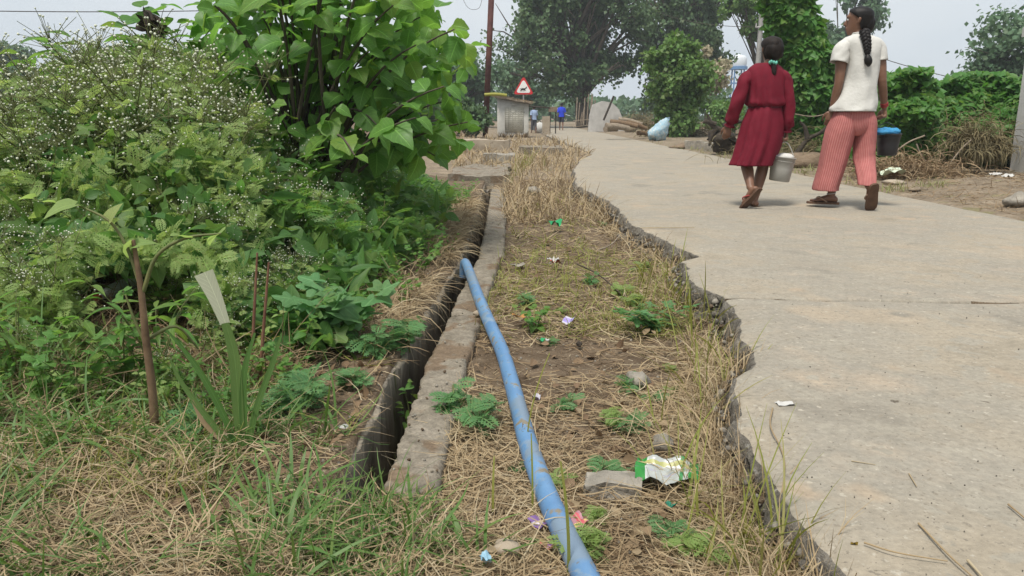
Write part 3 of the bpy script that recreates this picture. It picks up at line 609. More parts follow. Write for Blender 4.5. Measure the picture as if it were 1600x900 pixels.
def leafy_plant(name, label, cat, group, key, h, nst, per, ls, spread=.5, stemm=None, seed=0, bare=.25, upn=1.2):
    """stems rising from one root, leaves set alternately along them"""
    g = np.random.default_rng(seed); root = thing(name, (0, 0, 0), label, cat, group); sb = MB()
    for s in range(nst):
        a = g.uniform(0, 6.28); hh = h * g.uniform(.65, 1.05); r = spread * h * g.uniform(.3, 1)
        c = np.array([math.cos(a) * r, math.sin(a) * r, hh]); P = bez(np.array([0, 0, -.02]), np.array([c[0] * .2, c[1] * .2, hh * .7]), c, 8)
        tube(P, np.linspace(.0065, .0018, 8) * h ** .5, 5).build('stem', stemm or M_STEM, root)
        for k in range(per):
            t = bare + (1 - bare) * (k + .6) / per; i = t * 7; i0 = min(int(i), 6); p = P[i0] + (P[i0 + 1] - P[i0]) * (i - i0)
            az = a + k * 2.4 + g.normal(0, .3); d = np.array([math.cos(az), math.sin(az), g.uniform(-.35, .35)]); n = np.array([0, 0, upn]) + g.normal(0, .35, 3) + np.array([0, -.35, 0])
            put_leaf(root, key, p, d, n, ls * g.uniform(.65, 1.2) * (1.1 - .35 * t))
        put_leaf(root, key, P[-1], [math.cos(a), math.sin(a), .4], [-.2, -.4, 1], ls * .6)
    freeze(root); return root
def white_weed(seed, nb=8, flowers=14, dens=1.0):
    """feathery weed about 1 unit tall with open sprays of tiny white heads"""
    g = np.random.default_rng(seed)
    root = thing('flowering_weed', (0, 0, 0), 'feathery pale green weed dotted with tiny white flower heads in the left thicket', 'weed', 'white flowered weeds crowding the left thicket')
    sb = MB(); fb = MB(); lp, ld, ls = [], [], []; fp = []
    main = np.array([[0, 0, 0], [g.normal(0, .02), g.normal(0, .02), .3], [g.normal(0, .05), g.normal(0, .05), .62], [g.normal(0, .08), g.normal(0, .08), .9]])
    sb.join(tube(main, [.011, .009, .006, .003], 5, sm=3))
    tips = [main[3]]
    for b in range(nb):
        t = g.uniform(.25, .95); p = main[0] + (main[3] - main[0]) * t; a = b * 2.4 + g.normal(0, .4); L = g.uniform(.22, .42) * (1.2 - .5 * t)
        e = p + np.array([math.cos(a) * L, math.sin(a) * L, L * g.uniform(.5, 1.1)]); P = bez(p, p + np.array([math.cos(a) * L * .5, math.sin(a) * L * .5, L * .2]), e, 5)
        sb.join(tube(P, np.linspace(.005, .002, 5), 4)); tips.append(e)
        for k in range(int(5 * dens)): lp.append(P[g.integers(0, 5)]); ld.append([math.cos(a + g.normal(0, 1)), math.sin(a + g.normal(0, 1)), g.uniform(-.2, .5)]); ls.append(g.uniform(.07, .14))
    for k in range(int(26 * dens)):
        t = g.uniform(.03, .8); a = k * 2.4; lp.append(main[0] + (main[3] - main[0]) * t); ld.append([math.cos(a), math.sin(a), g.uniform(-.15, .5)]); ls.append(g.uniform(.16, .28) * (1.1 - .6 * t))
    for e in tips:
        for k in range(flowers):
            d = g.normal(size=3) * np.array([.075, .075, .045]); f = e + d + [0, 0, .05]; fp.append(f)
            sb.join(tube(np.array([e - (0, 0, .02), (e + f) / 2 + (0, 0, -.01), f]), .0014, 3, cap=False))
    fp = np.array(fp)[np.random.default_rng(seed).permutation(len(fp))[:int(len(fp)*.75)]]; O = blob((0, 0, 0), 1, 1, .8, 4, 6); tp = (np.concatenate(O.V), np.concatenate(O.q), np.concatenate(O.t), np.concatenate(O.uv))
    scatter(tp, fp, *axes(rdir(len(fp), 0, g), rdir(len(fp), 0, g)), g.uniform(.004, .0075, len(fp))).build('flower_heads', M_FLOWER, root)
    root.children[-1]['kind'] = 'stuff'
    lp, ld, ls = np.array(lp), np.array(ld), np.array(ls); n = rdir(len(lp), 1.2, g)
    tag(scatter(T_FEA, lp, *axes(ld, n), ls).build('foliage', M_PALELEAF, root), kind='stuff')
    tag(sb.build('stem', M_STEM, root), kind='stuff'); freeze(root); return root
KINDL = {'flowering_weed': 'white flowered feathery weed', 'broad_leaved_weed': 'broad leaved green weed', 'pointed_leaved_weed': 'weed with long pointed leaves', 'lobed_leaved_weed': 'weed with lobed leaves', 'pale_leaved_weed': 'pale yellow green weed', 'narrow_leaved_weed': 'weed with narrow drooping leaves', 'feathery_herb': 'dense feathery herb', 'tall_grass': 'tall arching grass clump', 'grass_tuft': 'low broad bladed grass tuft'}
_used = set()
YB = float(GG(185, 474)[1])
def hides_bottle(x, y, z): 
    dz = (z - CAM_H) ; px = 800 + F * x / (y * math.cos(PITCH) - dz * math.sin(PITCH)); py = 450 - F * (dz * math.cos(PITCH) + y * math.sin(PITCH)) / (y * math.cos(PITCH) - dz * math.sin(PITCH))
    return (px > 110) & (px < 312) & (py > 408) & (py < 520) & (y < YB + .16)
def place(proto, x, y, s, rz=None, label=None, z=None):
    if proto.name in _used and 2.2 < y < YB + .1 and 95 < 800 + F * x / (y * .975 + .17) < 325 and proto.name.split('.')[0] in KINDL and not proto.name.startswith('grass_tuft'): return None
    o = proto if proto.name not in _used else copy_tree(proto)
    _used.add(proto.name); 
    o.location = (x, y, float(zg(x, y)) - .01 if z is None else z); o.rotation_euler = (random.uniform(-.08, .08), random.uniform(-.08, .08), random.uniform(0, 6.28) if rz is None else rz)
    o.scale = (s, s, s)
    if label: o['label'] = label
    elif 'left thicket' in str(o.get('group')) or 'mid thicket' in str(o.get('group')) or 'drain end' in str(o.get('group')): sort_label(o, x, y)
    return o
BASEL = {}
def sort_label(o, x, y):
    base = BASEL.setdefault(o.data.name if o.data else o.name.split('.')[0], KINDL.get(o.name.split('.')[0], o['label']))
    px = 800 + F * x / (y * .975 + .17)
    if o.name.startswith('grass_tuft'): where = 'at the left edge of the bank' if px < 230 else 'in straw left of the drain slot' if px < 500 else 'beside the drain slot and concrete slab'
    else:
        col_ = ('at the left edge', 'far left of the woody stalk', 'just left of the woody stalk', 'between woody stalk and cut cane', 'behind the cut cane', 'left below the large leaved shrub', 'below the large leaved shrub', 'near the drain bank')[int(np.searchsorted([25, 100, 190, 280, 390, 480, 580], px))]
        row = ('very front', 'front', 'front middle', 'middle', 'back', 'far back')[int(np.searchsorted([2.45, 2.9, 3.3, 3.8, 4.6], y))]
        where = col_ + ', ' + row + ' of the thicket'
        if o.name.startswith(('flowering', 'broad')): base = ('small ' if o.scale[0] < (.42 if o.name[0] == 'f' else .7) else 'tall ' if o.scale[0] > (.75 if o.name[0] == 'f' else 1.3) else '') + base
    o['label'] = base + ' ' + where; o['group'] = base + ' ' + where
def topz(py, Y): return float(at(800, py, Y)[2])
# silhouette of the thicket: photo row of its top for a photo column
TOPX = [-150, 0, 60, 100, 170, 240, 330, 400, 470, 560, 640, 700, 745]; TOPY = [190, 170, 145, 108, 84, 72, 84, 175, 215, 232, 238, 255, 300]
def hmax(x, y):
    px = 800 + F * x / (y * math.cos(PITCH) + .1); t = np.interp(px, TOPX, TOPY)
    full = CAM_H + (180 - t) / F * y * 1.02
    ed = .38 + .62 * sstep(-.6, -1.25, x - sdx(y))
    return np.maximum(.10, np.interp(y, [2.2, 2.7, 3.4, 4.4], [.20, .42, .80, 1.0]) * full * ed)
# undergrowth: leaves nobody could count
N = 15000; Y = rng.uniform(2.45, 8.0, N) ** 1.0; px = rng.uniform(-140, 745, N); X = (px - 800) / F * (Y * .975)
k = (X - sdx(Y) < -.56) & (X - sdx(Y) < -.62 + .1 * fbm(Y * 3, 0, 0, 2, 5)); X, Y = X[k], Y[k]
u = rng.random(len(X)) ** .55; z0 = zg(X, Y); edge_ = 1.0; Z = z0 + u * np.maximum(.08, (hmax(X, Y) * (.35 + .65 * edge_) * (1 + .16 * fbm(X * 3, Y * 3, 0, 3, 91)) - .06 - z0))
P = np.stack([X, Y, Z], -1); P = P[~hides_bottle(P[:, 0], P[:, 1], P[:, 2])]; kk = rng.integers(0, 4, len(P)); d = rdir(len(P), -.15); n = rdir(len(P), .9) + [0, -.3, 0]
ub = MB()
for i_, (tp, s0, s1) in enumerate(((T_HEART, .035, .085), (T_OVATE, .05, .12), (T_FAN, .05, .11), (T_LANCE, .08, .17))):
    m_ = kk == i_; ub.join(scatter(tp, P[m_], *axes(d[m_], n[m_]), rng.uniform(s0, s1, m_.sum())))
tag(ub.build('undergrowth', M_DARKLEAF, smooth=True), kind='stuff', label='dense green undergrowth filling the thicket left of the drain', cat='undergrowth')
# fine pale weed haze: small pale green leaves in the left part
N = 21000; Y = rng.uniform(2.3, 4.6, N); px = rng.uniform(-120, 400, N) ; X = (px - 800) / F * (Y * .975); z0 = zg(X, Y); hm = hmax(X, Y) * 1.0
Z = z0 + (rng.random(N) ** .7) * np.maximum(.05, hm - z0 - .02); k = (fbm(X * 2.4, Y * 2.4, Z * 2.4, 3, 92) > -.05) & ~hides_bottle(X, Y, Z); P = np.stack([X, Y, Z], -1)[k]
tag(scatter(T_FEA, P, *axes(rdir(len(P), .2), rdir(len(P), .9) + [0, -.4, 0]), rng.uniform(.03, .085, len(P))).build('feathery_undergrowth', M_PALELEAF), kind='stuff', label='fine feathery pale green growth between the white flowered weeds', cat='undergrowth')

WW = [white_weed(200 + i, 7 + i % 4, 12 + 3 * (i % 3), 1 + .2 * (i % 2)) for i in range(5)]
def weeds(N, px0, px1, Y0, Y1, f0, f1, hlo, hhi):
    c = 0
    while c < N:
        Yv = random.uniform(Y0, Y1); px = random.uniform(px0, px1); x = (px - 800) / F * Yv * .975
        if x - sdx(Yv) > -.68: c += 0.2; continue
        h = min(max(float(hmax(x, Yv)) * random.uniform(f0, f1), hlo), hhi); place(random.choice(WW), x, Yv, h); c += 1
weeds(48, -110, 330, 2.45, 4.2, .75, 1.08, .3, 1.05)
weeds(44, -110, 340, 3.3, 4.4, .8, 1.12, .3, 1.1)
weeds(26, 260, 470, 2.7, 4.4, .6, 1.0, .3, .8)
weeds(22, 430, 700, 3.4, 6.5, .8, 1.2, .2, .7)
weeds(16, -60, 330, 2.1, 2.6, .7, 1.3, .16, .4)
GL = 'broad leaved weeds of the left thicket'
HP = [leafy_plant('broad_leaved_weed', 'green broad leaved weed standing in the thicket left of the drain', 'weed', GL, 'heart', .55, 5, 5, .085, .6, seed=310 + i) for i in range(2)]
OP = [leafy_plant('pointed_leaved_weed', 'green weed with long pointed leaves in the thicket left of the drain', 'weed', 'pointed leaved weeds of the left thicket', 'ovate', .6, 5, 6, .12, .6, seed=320 + i) for i in range(2)]
FP = [leafy_plant('lobed_leaved_weed', 'weed with lobed hand shaped leaves in the thicket left of the drain', 'weed', 'lobed leaved weeds of the left thicket', 'fanm', .5, 5, 4, .12, .6, seed=330 + i) for i in range(2)]
PP = [leafy_plant('pale_leaved_weed', 'pale yellow green leaved weed among the white flowers on the left', 'weed', 'pale leaved weeds of the left thicket', 'pale', .6, 4, 5, .10, .6, seed=340 + i) for i in range(2)]
LP = [leafy_plant('narrow_leaved_weed', 'weed with narrow drooping leaves in the middle of the thicket', 'weed', 'narrow leaved weeds of the left thicket', 'lance', .6, 6, 7, .16, .5, seed=350 + i) for i in range(2)]
def plants(protos, N, px0, px1, Y0, Y1, f0, f1, hlo, hhi, base):
    for _ in range(N):
        for _t in range(20):
            Yv = random.uniform(Y0, Y1); px = random.uniform(px0, px1); x = (px - 800) / F * Yv * .975
            if x - sdx(Yv) < -.66: break
        h = min(max(float(hmax(x, Yv)) * random.uniform(f0, f1), hlo), hhi); place(random.choice(protos), x, Yv, h / base)
plants(OP, 9, 60, 360, 4.0, 5.4, .85, 1.12, .5, 1.4, .6)
plants(HP, 9, 170, 420, 3.6, 5.4, .8, 1.1, .4, 1.3, .55)
plants(HP, 12, 420, 735, 4.0, 7.5, .8, 1.1, .25, .8, .55)
plants(LP, 9, 380, 700, 3.6, 6.5, .7, 1.1, .3, .8, .6)
plants(FP, 12, -100, 430, 2.5, 3.4, .5, .9, .15, .5, .5)
plants(PP, 6, -110, 330, 2.5, 4.2, .7, 1.05, .3, 1.0, .6)
plants(HP, 9, -100, 400, 2.35, 3.0, .3, .6, .1, .25, .55)

for protos, n_, base in ((HP, 20, .55), (FP, 12, .5), (PP, 10, .6), (OP, 8, .6)):
    for _ in range(n_):
        py = random.uniform(520, 690); px = random.uniform(-40, 470 - max(0, py - 600) * 2.2); q_ = G(px, py, -.05); place(random.choice(protos), q_[0], q_[1], random.uniform(.07, .17) / base * (1.5 if py < 580 else 1))
for k in range(40):
    yv = math.exp(random.uniform(math.log(2.7), math.log(8.0))); xv = float(sdx(yv)) - random.uniform(.47, .85); pr_ = random.choice(HP + OP + FP + LP); place(pr_, xv, yv, random.uniform(.10, .26) / .55)
for k in range(26):
    py = random.uniform(470, 590); px = random.uniform(-60, 440); q_ = G(px, py, -.04); place(random.choice(WW), q_[0], q_[1], random.uniform(.18, .42) * (1.1 if k % 3 else .7))
for k in range(14):
    py = random.uniform(480, 640); px = random.uniform(-40, 470); q_ = G(px, py, -.04); place(random.choice(FP + PP + LP), q_[0], q_[1], random.uniform(.18, .36) / .55)
# ---- the tall shrub with large leaves
sh = thing('large_leaved_shrub', (-1.3, 4.9, 0), 'tall shrub with large rounded green leaves rising above the thicket', 'shrub')
B0 = np.array([-1.3, 4.9, 0.0]); sb = MB(); cnt = 0; extra_p, extra_d = [], []
POLY = [(345, 250), (300, 90), (325, -60), (380, -150), (560, -150), (650, -40), (690, 20), (745, 60), (720, 150), (745, 200), (690, 245)]
def inpoly(x, y):
    c = False
    for (x1, y1), (x2, y2) in zip(POLY, POLY[1:] + POLY[:1]):
        if (y1 > y) != (y2 > y) and x < (x2 - x1) * (y - y1) / (y2 - y1) + x1: c = not c
    return c
g = np.random.default_rng(77); tips = []
while len(tips) < 62:
    a, b = g.uniform(300, 745), g.uniform(-150, 250)
    if not inpoly(a, b): continue
    p = at(a, b, g.uniform(3.9, 5.7))
    if all(np.linalg.norm(p - t) > .13 for t in tips): tips.append(p)
for tp in tips:
    st = B0 + np.array([g.normal(0, .12), g.normal(0, .12), 0]); mid = B0 + np.array([(tp - B0)[0] * .35, (tp - B0)[1] * .35, max(.35, tp[2] * .85)])
    if tp[2] < .7: mid[2] = tp[2] + .35
    Pb = bez(st, mid, tp, 14); sb.join(tube(Pb - B0, np.linspace(.017, .004, 14), 5))
    n_ = 4 + (g.random() < .75)
    for k in range(n_):
        t = 1 - .42 * (k / n_) - .03 * g.random() * (k > 0); i = t * 13; i0 = min(int(i), 12); p = Pb[i0] + (Pb[i0 + 1] - Pb[i0]) * (i - i0)
        out = (tp - mid); out /= np.linalg.norm(out); az = k * 2.5 + g.uniform(-.4, .4)
        d = out * .5 + np.array([math.cos(az), math.sin(az) * .8 - .15, g.uniform(-.65, .15)]); nn = np.array([g.normal(0, .3), -.55 + g.normal(0, .3), 1.0])
        s = g.uniform(.10, .185) * (1 - .35 * (k == 0))
        if cnt < 296: put_leaf(sh, 'big', p - B0, d, nn, s); cnt += 1
        else: extra_p.append(p - B0); extra_d.append(d)
N = 1150; ip = []
while len(ip) < N:
    a, b = g.uniform(310, 730), g.uniform(-140, 245)
    if inpoly(a, b): ip.append(at(a, b, g.uniform(4.55, 5.9)) - B0)
ip = np.array(ip); tag(scatter(T_BIG, ip, *axes(rdir(N, -.3, g), rdir(N, .9, g) + [0, -.4, 0]), g.uniform(.08, .16, N)).build('inner_leaves', M_BIGLEAF, sh, True), kind='stuff')
sb.build('branches', M_BARK, sh, True)
# a loose sprig of upright leaves and tall grass on top of the mound
sp = leafy_plant('leafy_sprig', 'upright leafy sprig standing against the sky at the upper left', 'sprig', None, 'ovate', .5, 1, 10, .15, .15, M_BROWNSTEM, 361, .2)
p = at(152, 110, 4.6); sp.location = (p[0], p[1], p[2] - .22); sp.scale = (.85,) * 3
sp2 = leafy_plant('leafy_sprig', 'broad leaved sprig behind the dark dry seed clump at upper left', 'sprig', None, 'heart', .5, 3, 5, .17, .4, M_STEM, 362, .2)
p = at(240, 60, 4.8); sp2.location = (p[0], p[1], p[2] - .25); sp2.scale = (1.0,) * 3
p = at(237, 37, 4.45); dk = thing('dry_seed_clump', p, 'dark brown dried leaf clump hanging on the mound top', 'dry leaf clump')
blob((0, 0, 0), .042, .04, .052, 9, 12, .5, 3, 5).build('husk', M_DEADWOOD, dk)
scatter(T_OVATE, np.zeros((26, 3)) + rdir(26) * .02, *axes(rdir(26, -.5), rdir(26)), rng.uniform(.06, .1, 26)).build('curled_leaves', M_DEADWOOD, dk, True)
# arching grass clumps
def grass_clump(seed, n=26, h=.6, w=.014, m=None, label='', group='', e=(1.25, .25), curl=(.6, 1.9), name='tall_grass'):
    gg = np.random.default_rng(seed); b = np.zeros((n, 3)); b[:, :2] = gg.normal(0, .025, (n, 2))
    mb = blades(b, gg.uniform(0, 6.28, n), h * gg.uniform(.5, 1.2, n), w * gg.uniform(.6, 1.2, n), gg.normal(e[0], e[1], n), gg.uniform(curl[0], curl[1], n), 9, gg.normal(0, .3, n), gg.uniform(-.4, .4, n), tip=.05)
    return tag(mb.build(name, m or M_GRASS), label, 'grass', group)
TG = [grass_clump(400 + i, 26, .65, .015, label='tall arching green grass clump standing in the left thicket', group='tall grass clumps in the thicket') for i in range(3)]
for (px, py, Yv, s) in ((60, 330, 3.0, 1.15), (20, 300, 3.3, 1.2), (250, 250, 3.9, 1.1), (290, 260, 4.1, 1.1), (275, 190, 4.3, .95), (330, 230, 4.0, .9), (460, 260, 4.3, .8), (420, 300, 4.0, .7), (560, 300, 5.0, .6), (95, 520, 2.45, .55), (5, 620, 2.1, .5), (375, 330, 3.7, .75), (620, 300, 5.5, .6)):
    x = (px - 800) / F * Yv * .975; place(random.choice(TG), x, Yv, s)
GT = [grass_clump(420 + i, 15, .17, .011, label='low broad bladed green grass tuft beside the near end of the drain', group='green grass tufts near the drain end', e=(.9, .35), curl=(.3, 1.8), name='grass_tuft') for i in range(3)]
for (px, py, s) in ((640, 830, 1.0), (690, 860, 1.0), (735, 850, 1.05), (745, 885, .9), (620, 880, .9), (648, 800, .6), (575, 885, .6), (455, 780, .9), (425, 800, .8), (470, 830, .8), (395, 830, .9), (440, 880, 1.0), (370, 890, .9), (30, 860, 1.3), (-5, 820, 1.3), (60, 720, .9), (310, 850, .8), (340, 790, .7), (520, 890, .7), (215, 720, .7), (150, 890, .9)):
    q_ = G(px, py, -.11); place(random.choice(GT), q_[0], q_[1], s)
GV = [grass_clump(440 + i, 16, .3, .007, M_YGRASS, 'upright green grass tuft on the verge by the culvert', 'grass tufts by the culvert', (1.3, .15), (.1, .9), 'grass_tuft') for i in range(2)]
for (px, py, s) in ((815, 268, 1.3), (808, 275, 1.2), (824, 262, 1.3), (800, 285, .8), (850, 262, .9)):
    q_ = G(px, py, -.1); place(random.choice(GV), q_[0], q_[1], s)
# single plants that can be told apart
pl = leafy_plant('deep_lobed_plant', 'blue green plant with deeply cut hand shaped leaves on the bank', 'plant', None, 'fan', .26, 6, 4, .17, .9, seed=501, bare=.5); q_ = G(545, 545, -.08); place(pl, q_[0], q_[1], 1.0)
pl = leafy_plant('spreading_plant', 'low spreading green plant with lobed leaves against the road edge', 'plant', None, 'fan', .12, 9, 5, .085, 1.9, seed=502, bare=.3); q_ = G(1030, 512, -.11); place(pl, q_[0], q_[1], 1.0)
pl = leafy_plant('yellowing_plant', 'small yellow green leaved plant at the foot of the thicket', 'plant', None, 'yellow', .13, 6, 5, .06, 1.0, seed=503); q_ = G(440, 560, -.08); place(pl, q_[0], q_[1], 1.0)
pl = leafy_plant('yellowing_plant', 'small plant with a few yellowed leaves on the bank left of the pipe end', 'plant', None, 'yellow', .10, 3, 4, .05, .8, seed=504); q_ = G(668, 362, -.06); place(pl, q_[0], q_[1], 1.6)
pl = leafy_plant('small_verge_plant', 'small round leaved plant on the verge between pipe and purple wrapper', 'plant', None, 'heart', .10, 5, 4, .04, .9, seed=505); q_ = G(838, 512, -.11); place(pl, q_[0], q_[1], 1.1)
pl = leafy_plant('drain_plant', 'dark leafy plant growing inside the drain slot', 'plant', None, 'heart', .42, 7, 6, .036, .22, seed=506); place(pl, -.345, 2.45, 1.0, z=-.55)
def feathery(seed, h, n, label, group=None, name='feathery_plant', ls=.09, m=None):
    gg = np.random.default_rng(seed); root = thing(name, (0, 0, 0), label, 'plant', group); st = MB(); lp = []; ld = []
    for k in range(4):
        a = gg.uniform(0, 6.28); e = np.array([math.cos(a) * h * .5, math.sin(a) * h * .5, h * gg.uniform(.5, 1)]); Pq = bez(np.zeros(3), np.array([0, 0, h * .5]), e, 6); st.join(tube(Pq, .003, 4))
        for i in range(n): lp.append(Pq[gg.integers(1, 6)]); b = gg.uniform(0, 6.28); ld.append([math.cos(b), math.sin(b), gg.uniform(0, .6)])
    lp = np.array(lp); tag(scatter(T_FEA, lp, *axes(np.array(ld), rdir(len(lp), 1.3, gg)), ls * gg.uniform(.6, 1.2, len(lp))).build('foliage', m or M_BLUELEAF, root), kind='stuff'); st.build('stem', M_STEM, root); freeze(root); return root
for (px, py, h, ls, lab) in ((712, 640, .12, .07, 'feathery green plant sprouting from the edge of the concrete slab'), (745, 665, .10, .075, 'feathery plant lying between slab and blue pipe'), (475, 640, .10, .085, 'feathery low plant on the bare bank left of the slot'),
                             (640, 545, .16, .085, 'ferny plant leaning over the drain from the bank'), (590, 560, .13, .085, 'ferny plant below the deep lobed leaves on the bank'), (1255, 640, .0, 0, ''), (430, 660, .08, .07, 'small feathery plant beside the cut cane clump'), (320, 690, .08, .08, 'small feathery plant in straw beneath the cut cane'), (850, 690, 0, 0, ''), (560, 610, .08, .06, 'little ferny seedling near the drain edge')):
    if h: q_ = G(px, py, -.1); place(feathery(px, h, 9, lab, ls=ls), q_[0], q_[1], 1.0)
VW = [feathery(640 + i, .05, 8, 'little feathery green weed in the straw of the verge', 'little weeds in the verge straw', 'verge_weed', .045, (M_BLUELEAF, M_PALELEAF)[i]) for i in range(2)]
for k in range(34):
    py = random.uniform(330, 880); px = random.uniform(790, 1000 + max(0, py - 400) * .5); q_ = G(px, py, -.11)
    if not on_road(q_[0], q_[1], .06) and q_[0] > -.1:
        o_ = place(random.choice(VW), q_[0], q_[1], random.uniform(.5, 1.2)); w_ = ('far' if py < 470 else 'middle' if py < 660 else 'near') + ' verge ' + ('beside the blue pipe' if px < 900 else 'toward the road edge'); o_['label'] = 'little feathery green weed in straw of the ' + w_; o_['group'] = 'little weeds on the ' + w_
FE = [feathery(600 + i, .45, 22, 'dense feathery green herb in the middle of the thicket', 'feathery herbs in mid thicket', 'feathery_herb', .12, M_MIDLEAF) for i in range(2)]
for (px, Yv, s) in ((440, 3.7, 1.1), (480, 3.6, 1.2), (520, 3.6, 1.2), (560, 3.8, 1.1), (590, 4.0, 1.0), (500, 4.0, 1.2), (540, 4.3, 1.2), (620, 4.5, .9), (460, 4.1, 1.1), (420, 3.5, 1.0), (650, 5.2, .9)):
    place(random.choice(FE), (px - 800) / F * Yv * .975, Yv, s * .9)
# bare woody stalk with side shoots, at the left
q_ = G(243, 685, -.08); zb = zg(q_[0], q_[1]); ws = thing('woody_stalk', (q_[0], q_[1], zb), 'bare brown woody stalk with bent side shoots at lower left', 'stalk')
Yw = float(q_[1]); A_ = lambda px, py, dy=0.0: at(px, py, Yw + dy) - np.array([q_[0], q_[1], zb])
tube([A_(243, 690), A_(238, 610), A_(228, 530), A_(220, 450), A_(208, 375)], [.013, .011, .010, .008, .005], 8, sm=4).build('main_stem', M_BROWNSTEM, ws, True)
for pts in ([A_(220, 450), A_(200, 390), A_(170, 345), A_(120, 320)], [A_(224, 455), A_(245, 400), A_(290, 372), A_(345, 365)], [A_(229, 540), A_(210, 500), A_(196, 460)], [A_(230, 530, .02), A_(275, 510, .05), A_(310, 545, .08)]):
    tube(pts, np.linspace(.006, .0025, len(pts)), 6, sm=4).build('side_shoot', M_STEM, ws, True)
for (px, py, s) in ((120, 320, .07), (345, 365, .06), (208, 375, .06), (170, 345, .05), (290, 372, .05), (205, 385, .06)):
    put_leaf(ws, 'pale', A_(px, py), rdir(1)[0], [0, -.4, 1], s)
# red brown dry stems at x 390-420
for k, (x0, x1, ya, yb) in enumerate(((392, 402, 590, 395), (405, 420, 600, 410))):
    q_ = G(x0, ya, -.07); Yd = float(q_[1]); P = np.array([at(x0, ya, Yd), at((x0 + x1) / 2, (ya + yb) / 2, Yd), at(x1, yb, Yd)]); c = P[0].copy()
    o = tube(P - c, [.006, .005, .003], 6, sm=3).build('dry_stalk', mat('reddish_stem', [(.3, (.12, .05, .03)), (.7, (.24, .13, .08))], 20, .8), None, True); o.location = c
    tag(o, ('left reddish dry stalk standing behind the cut cane', 'right reddish dry stalk leaning away behind the cut cane')[k], 'stalk')
# cut cane clump
q_ = G(375, 712, -.09); zb = zg(q_[0], q_[1]); cc = thing('cut_cane', (q_[0], q_[1], zb), 'cane clump with one broad leaf cut square at the top', 'cane')
Yc = float(q_[1]); A_ = lambda px, py, dy=0.0: at(px, py, Yc + dy) - np.array([q_[0], q_[1], zb])
def strip(pts, w, m, name, par, n=4, fold=.25):
    S = smooth_path(np.column_stack([pts, w]), n); P_, w_ = S[:, :3], S[:, 3]; T = np.gradient(P_, axis=0); sd = np.cross(T, [0, -1, .2]); sd /= np.linalg.norm(sd, axis=1)[:, None]; nn = np.cross(sd, T); nn /= np.linalg.norm(nn, axis=1)[:, None]
    V = np.stack([P_ - sd * w_[:, None], P_ - nn * (w_ * fold)[:, None], P_ + sd * w_[:, None]], 1).reshape(-1, 3); i = np.arange(len(P_) - 1)[:, None] * 3 + np.arange(2)[None]
    uv = np.stack(np.broadcast_arrays(np.array([0, .5, 1.])[None], np.linspace(0, 1, len(P_))[:, None]), -1)
    return MB().add(V, np.stack([i, i + 1, i + 4, i + 3], -1).reshape(-1, 4), uv=uv.reshape(-1, 2)).build(name, m, par, True)
M_CANE = leafmat('cane_leaf', (.05, .12, .025), (.09, .17, .045), (.13, .21, .06), .25, .45, .35, .15)
M_CANEP = leafmat('cut_cane_leaf', (.28, .33, .20), (.40, .43, .29), (.45, .46, .34), .2, .6, .3, .1)
strip([A_(378, 712), A_(372, 640), A_(366, 560), A_(352, 505)], [.010, .014, .014, .010], M_CANE, 'stalk', cc)
strip([A_(352, 506), A_(335, 462), A_(318, 426)], [.012, .018, .024], M_CANEP, 'cut_leaf', cc)
strip([A_(384, 712), A_(380, 650), A_(382, 580), A_(398, 520)], [.008, .010, .008, .003], M_CANE, 'blade', cc)
strip([A_(372, 705), A_(345, 640), A_(305, 570), A_(260, 515)], [.007, .009, .007, .002], M_CANE, 'blade', cc)
strip([A_(370, 708), A_(330, 660), A_(285, 600), A_(265, 560)], [.006, .008, .006, .002], M_CANE, 'blade', cc)
strip([A_(386, 710), A_(400, 640), A_(425, 570), A_(440, 520)], [.007, .008, .007, .002], M_CANE, 'blade', cc)
strip([A_(368, 710), A_(350, 690), A_(318, 660), A_(300, 625)], [.006, .008, .006, .003], M_STRAW, 'dry_blade', cc)
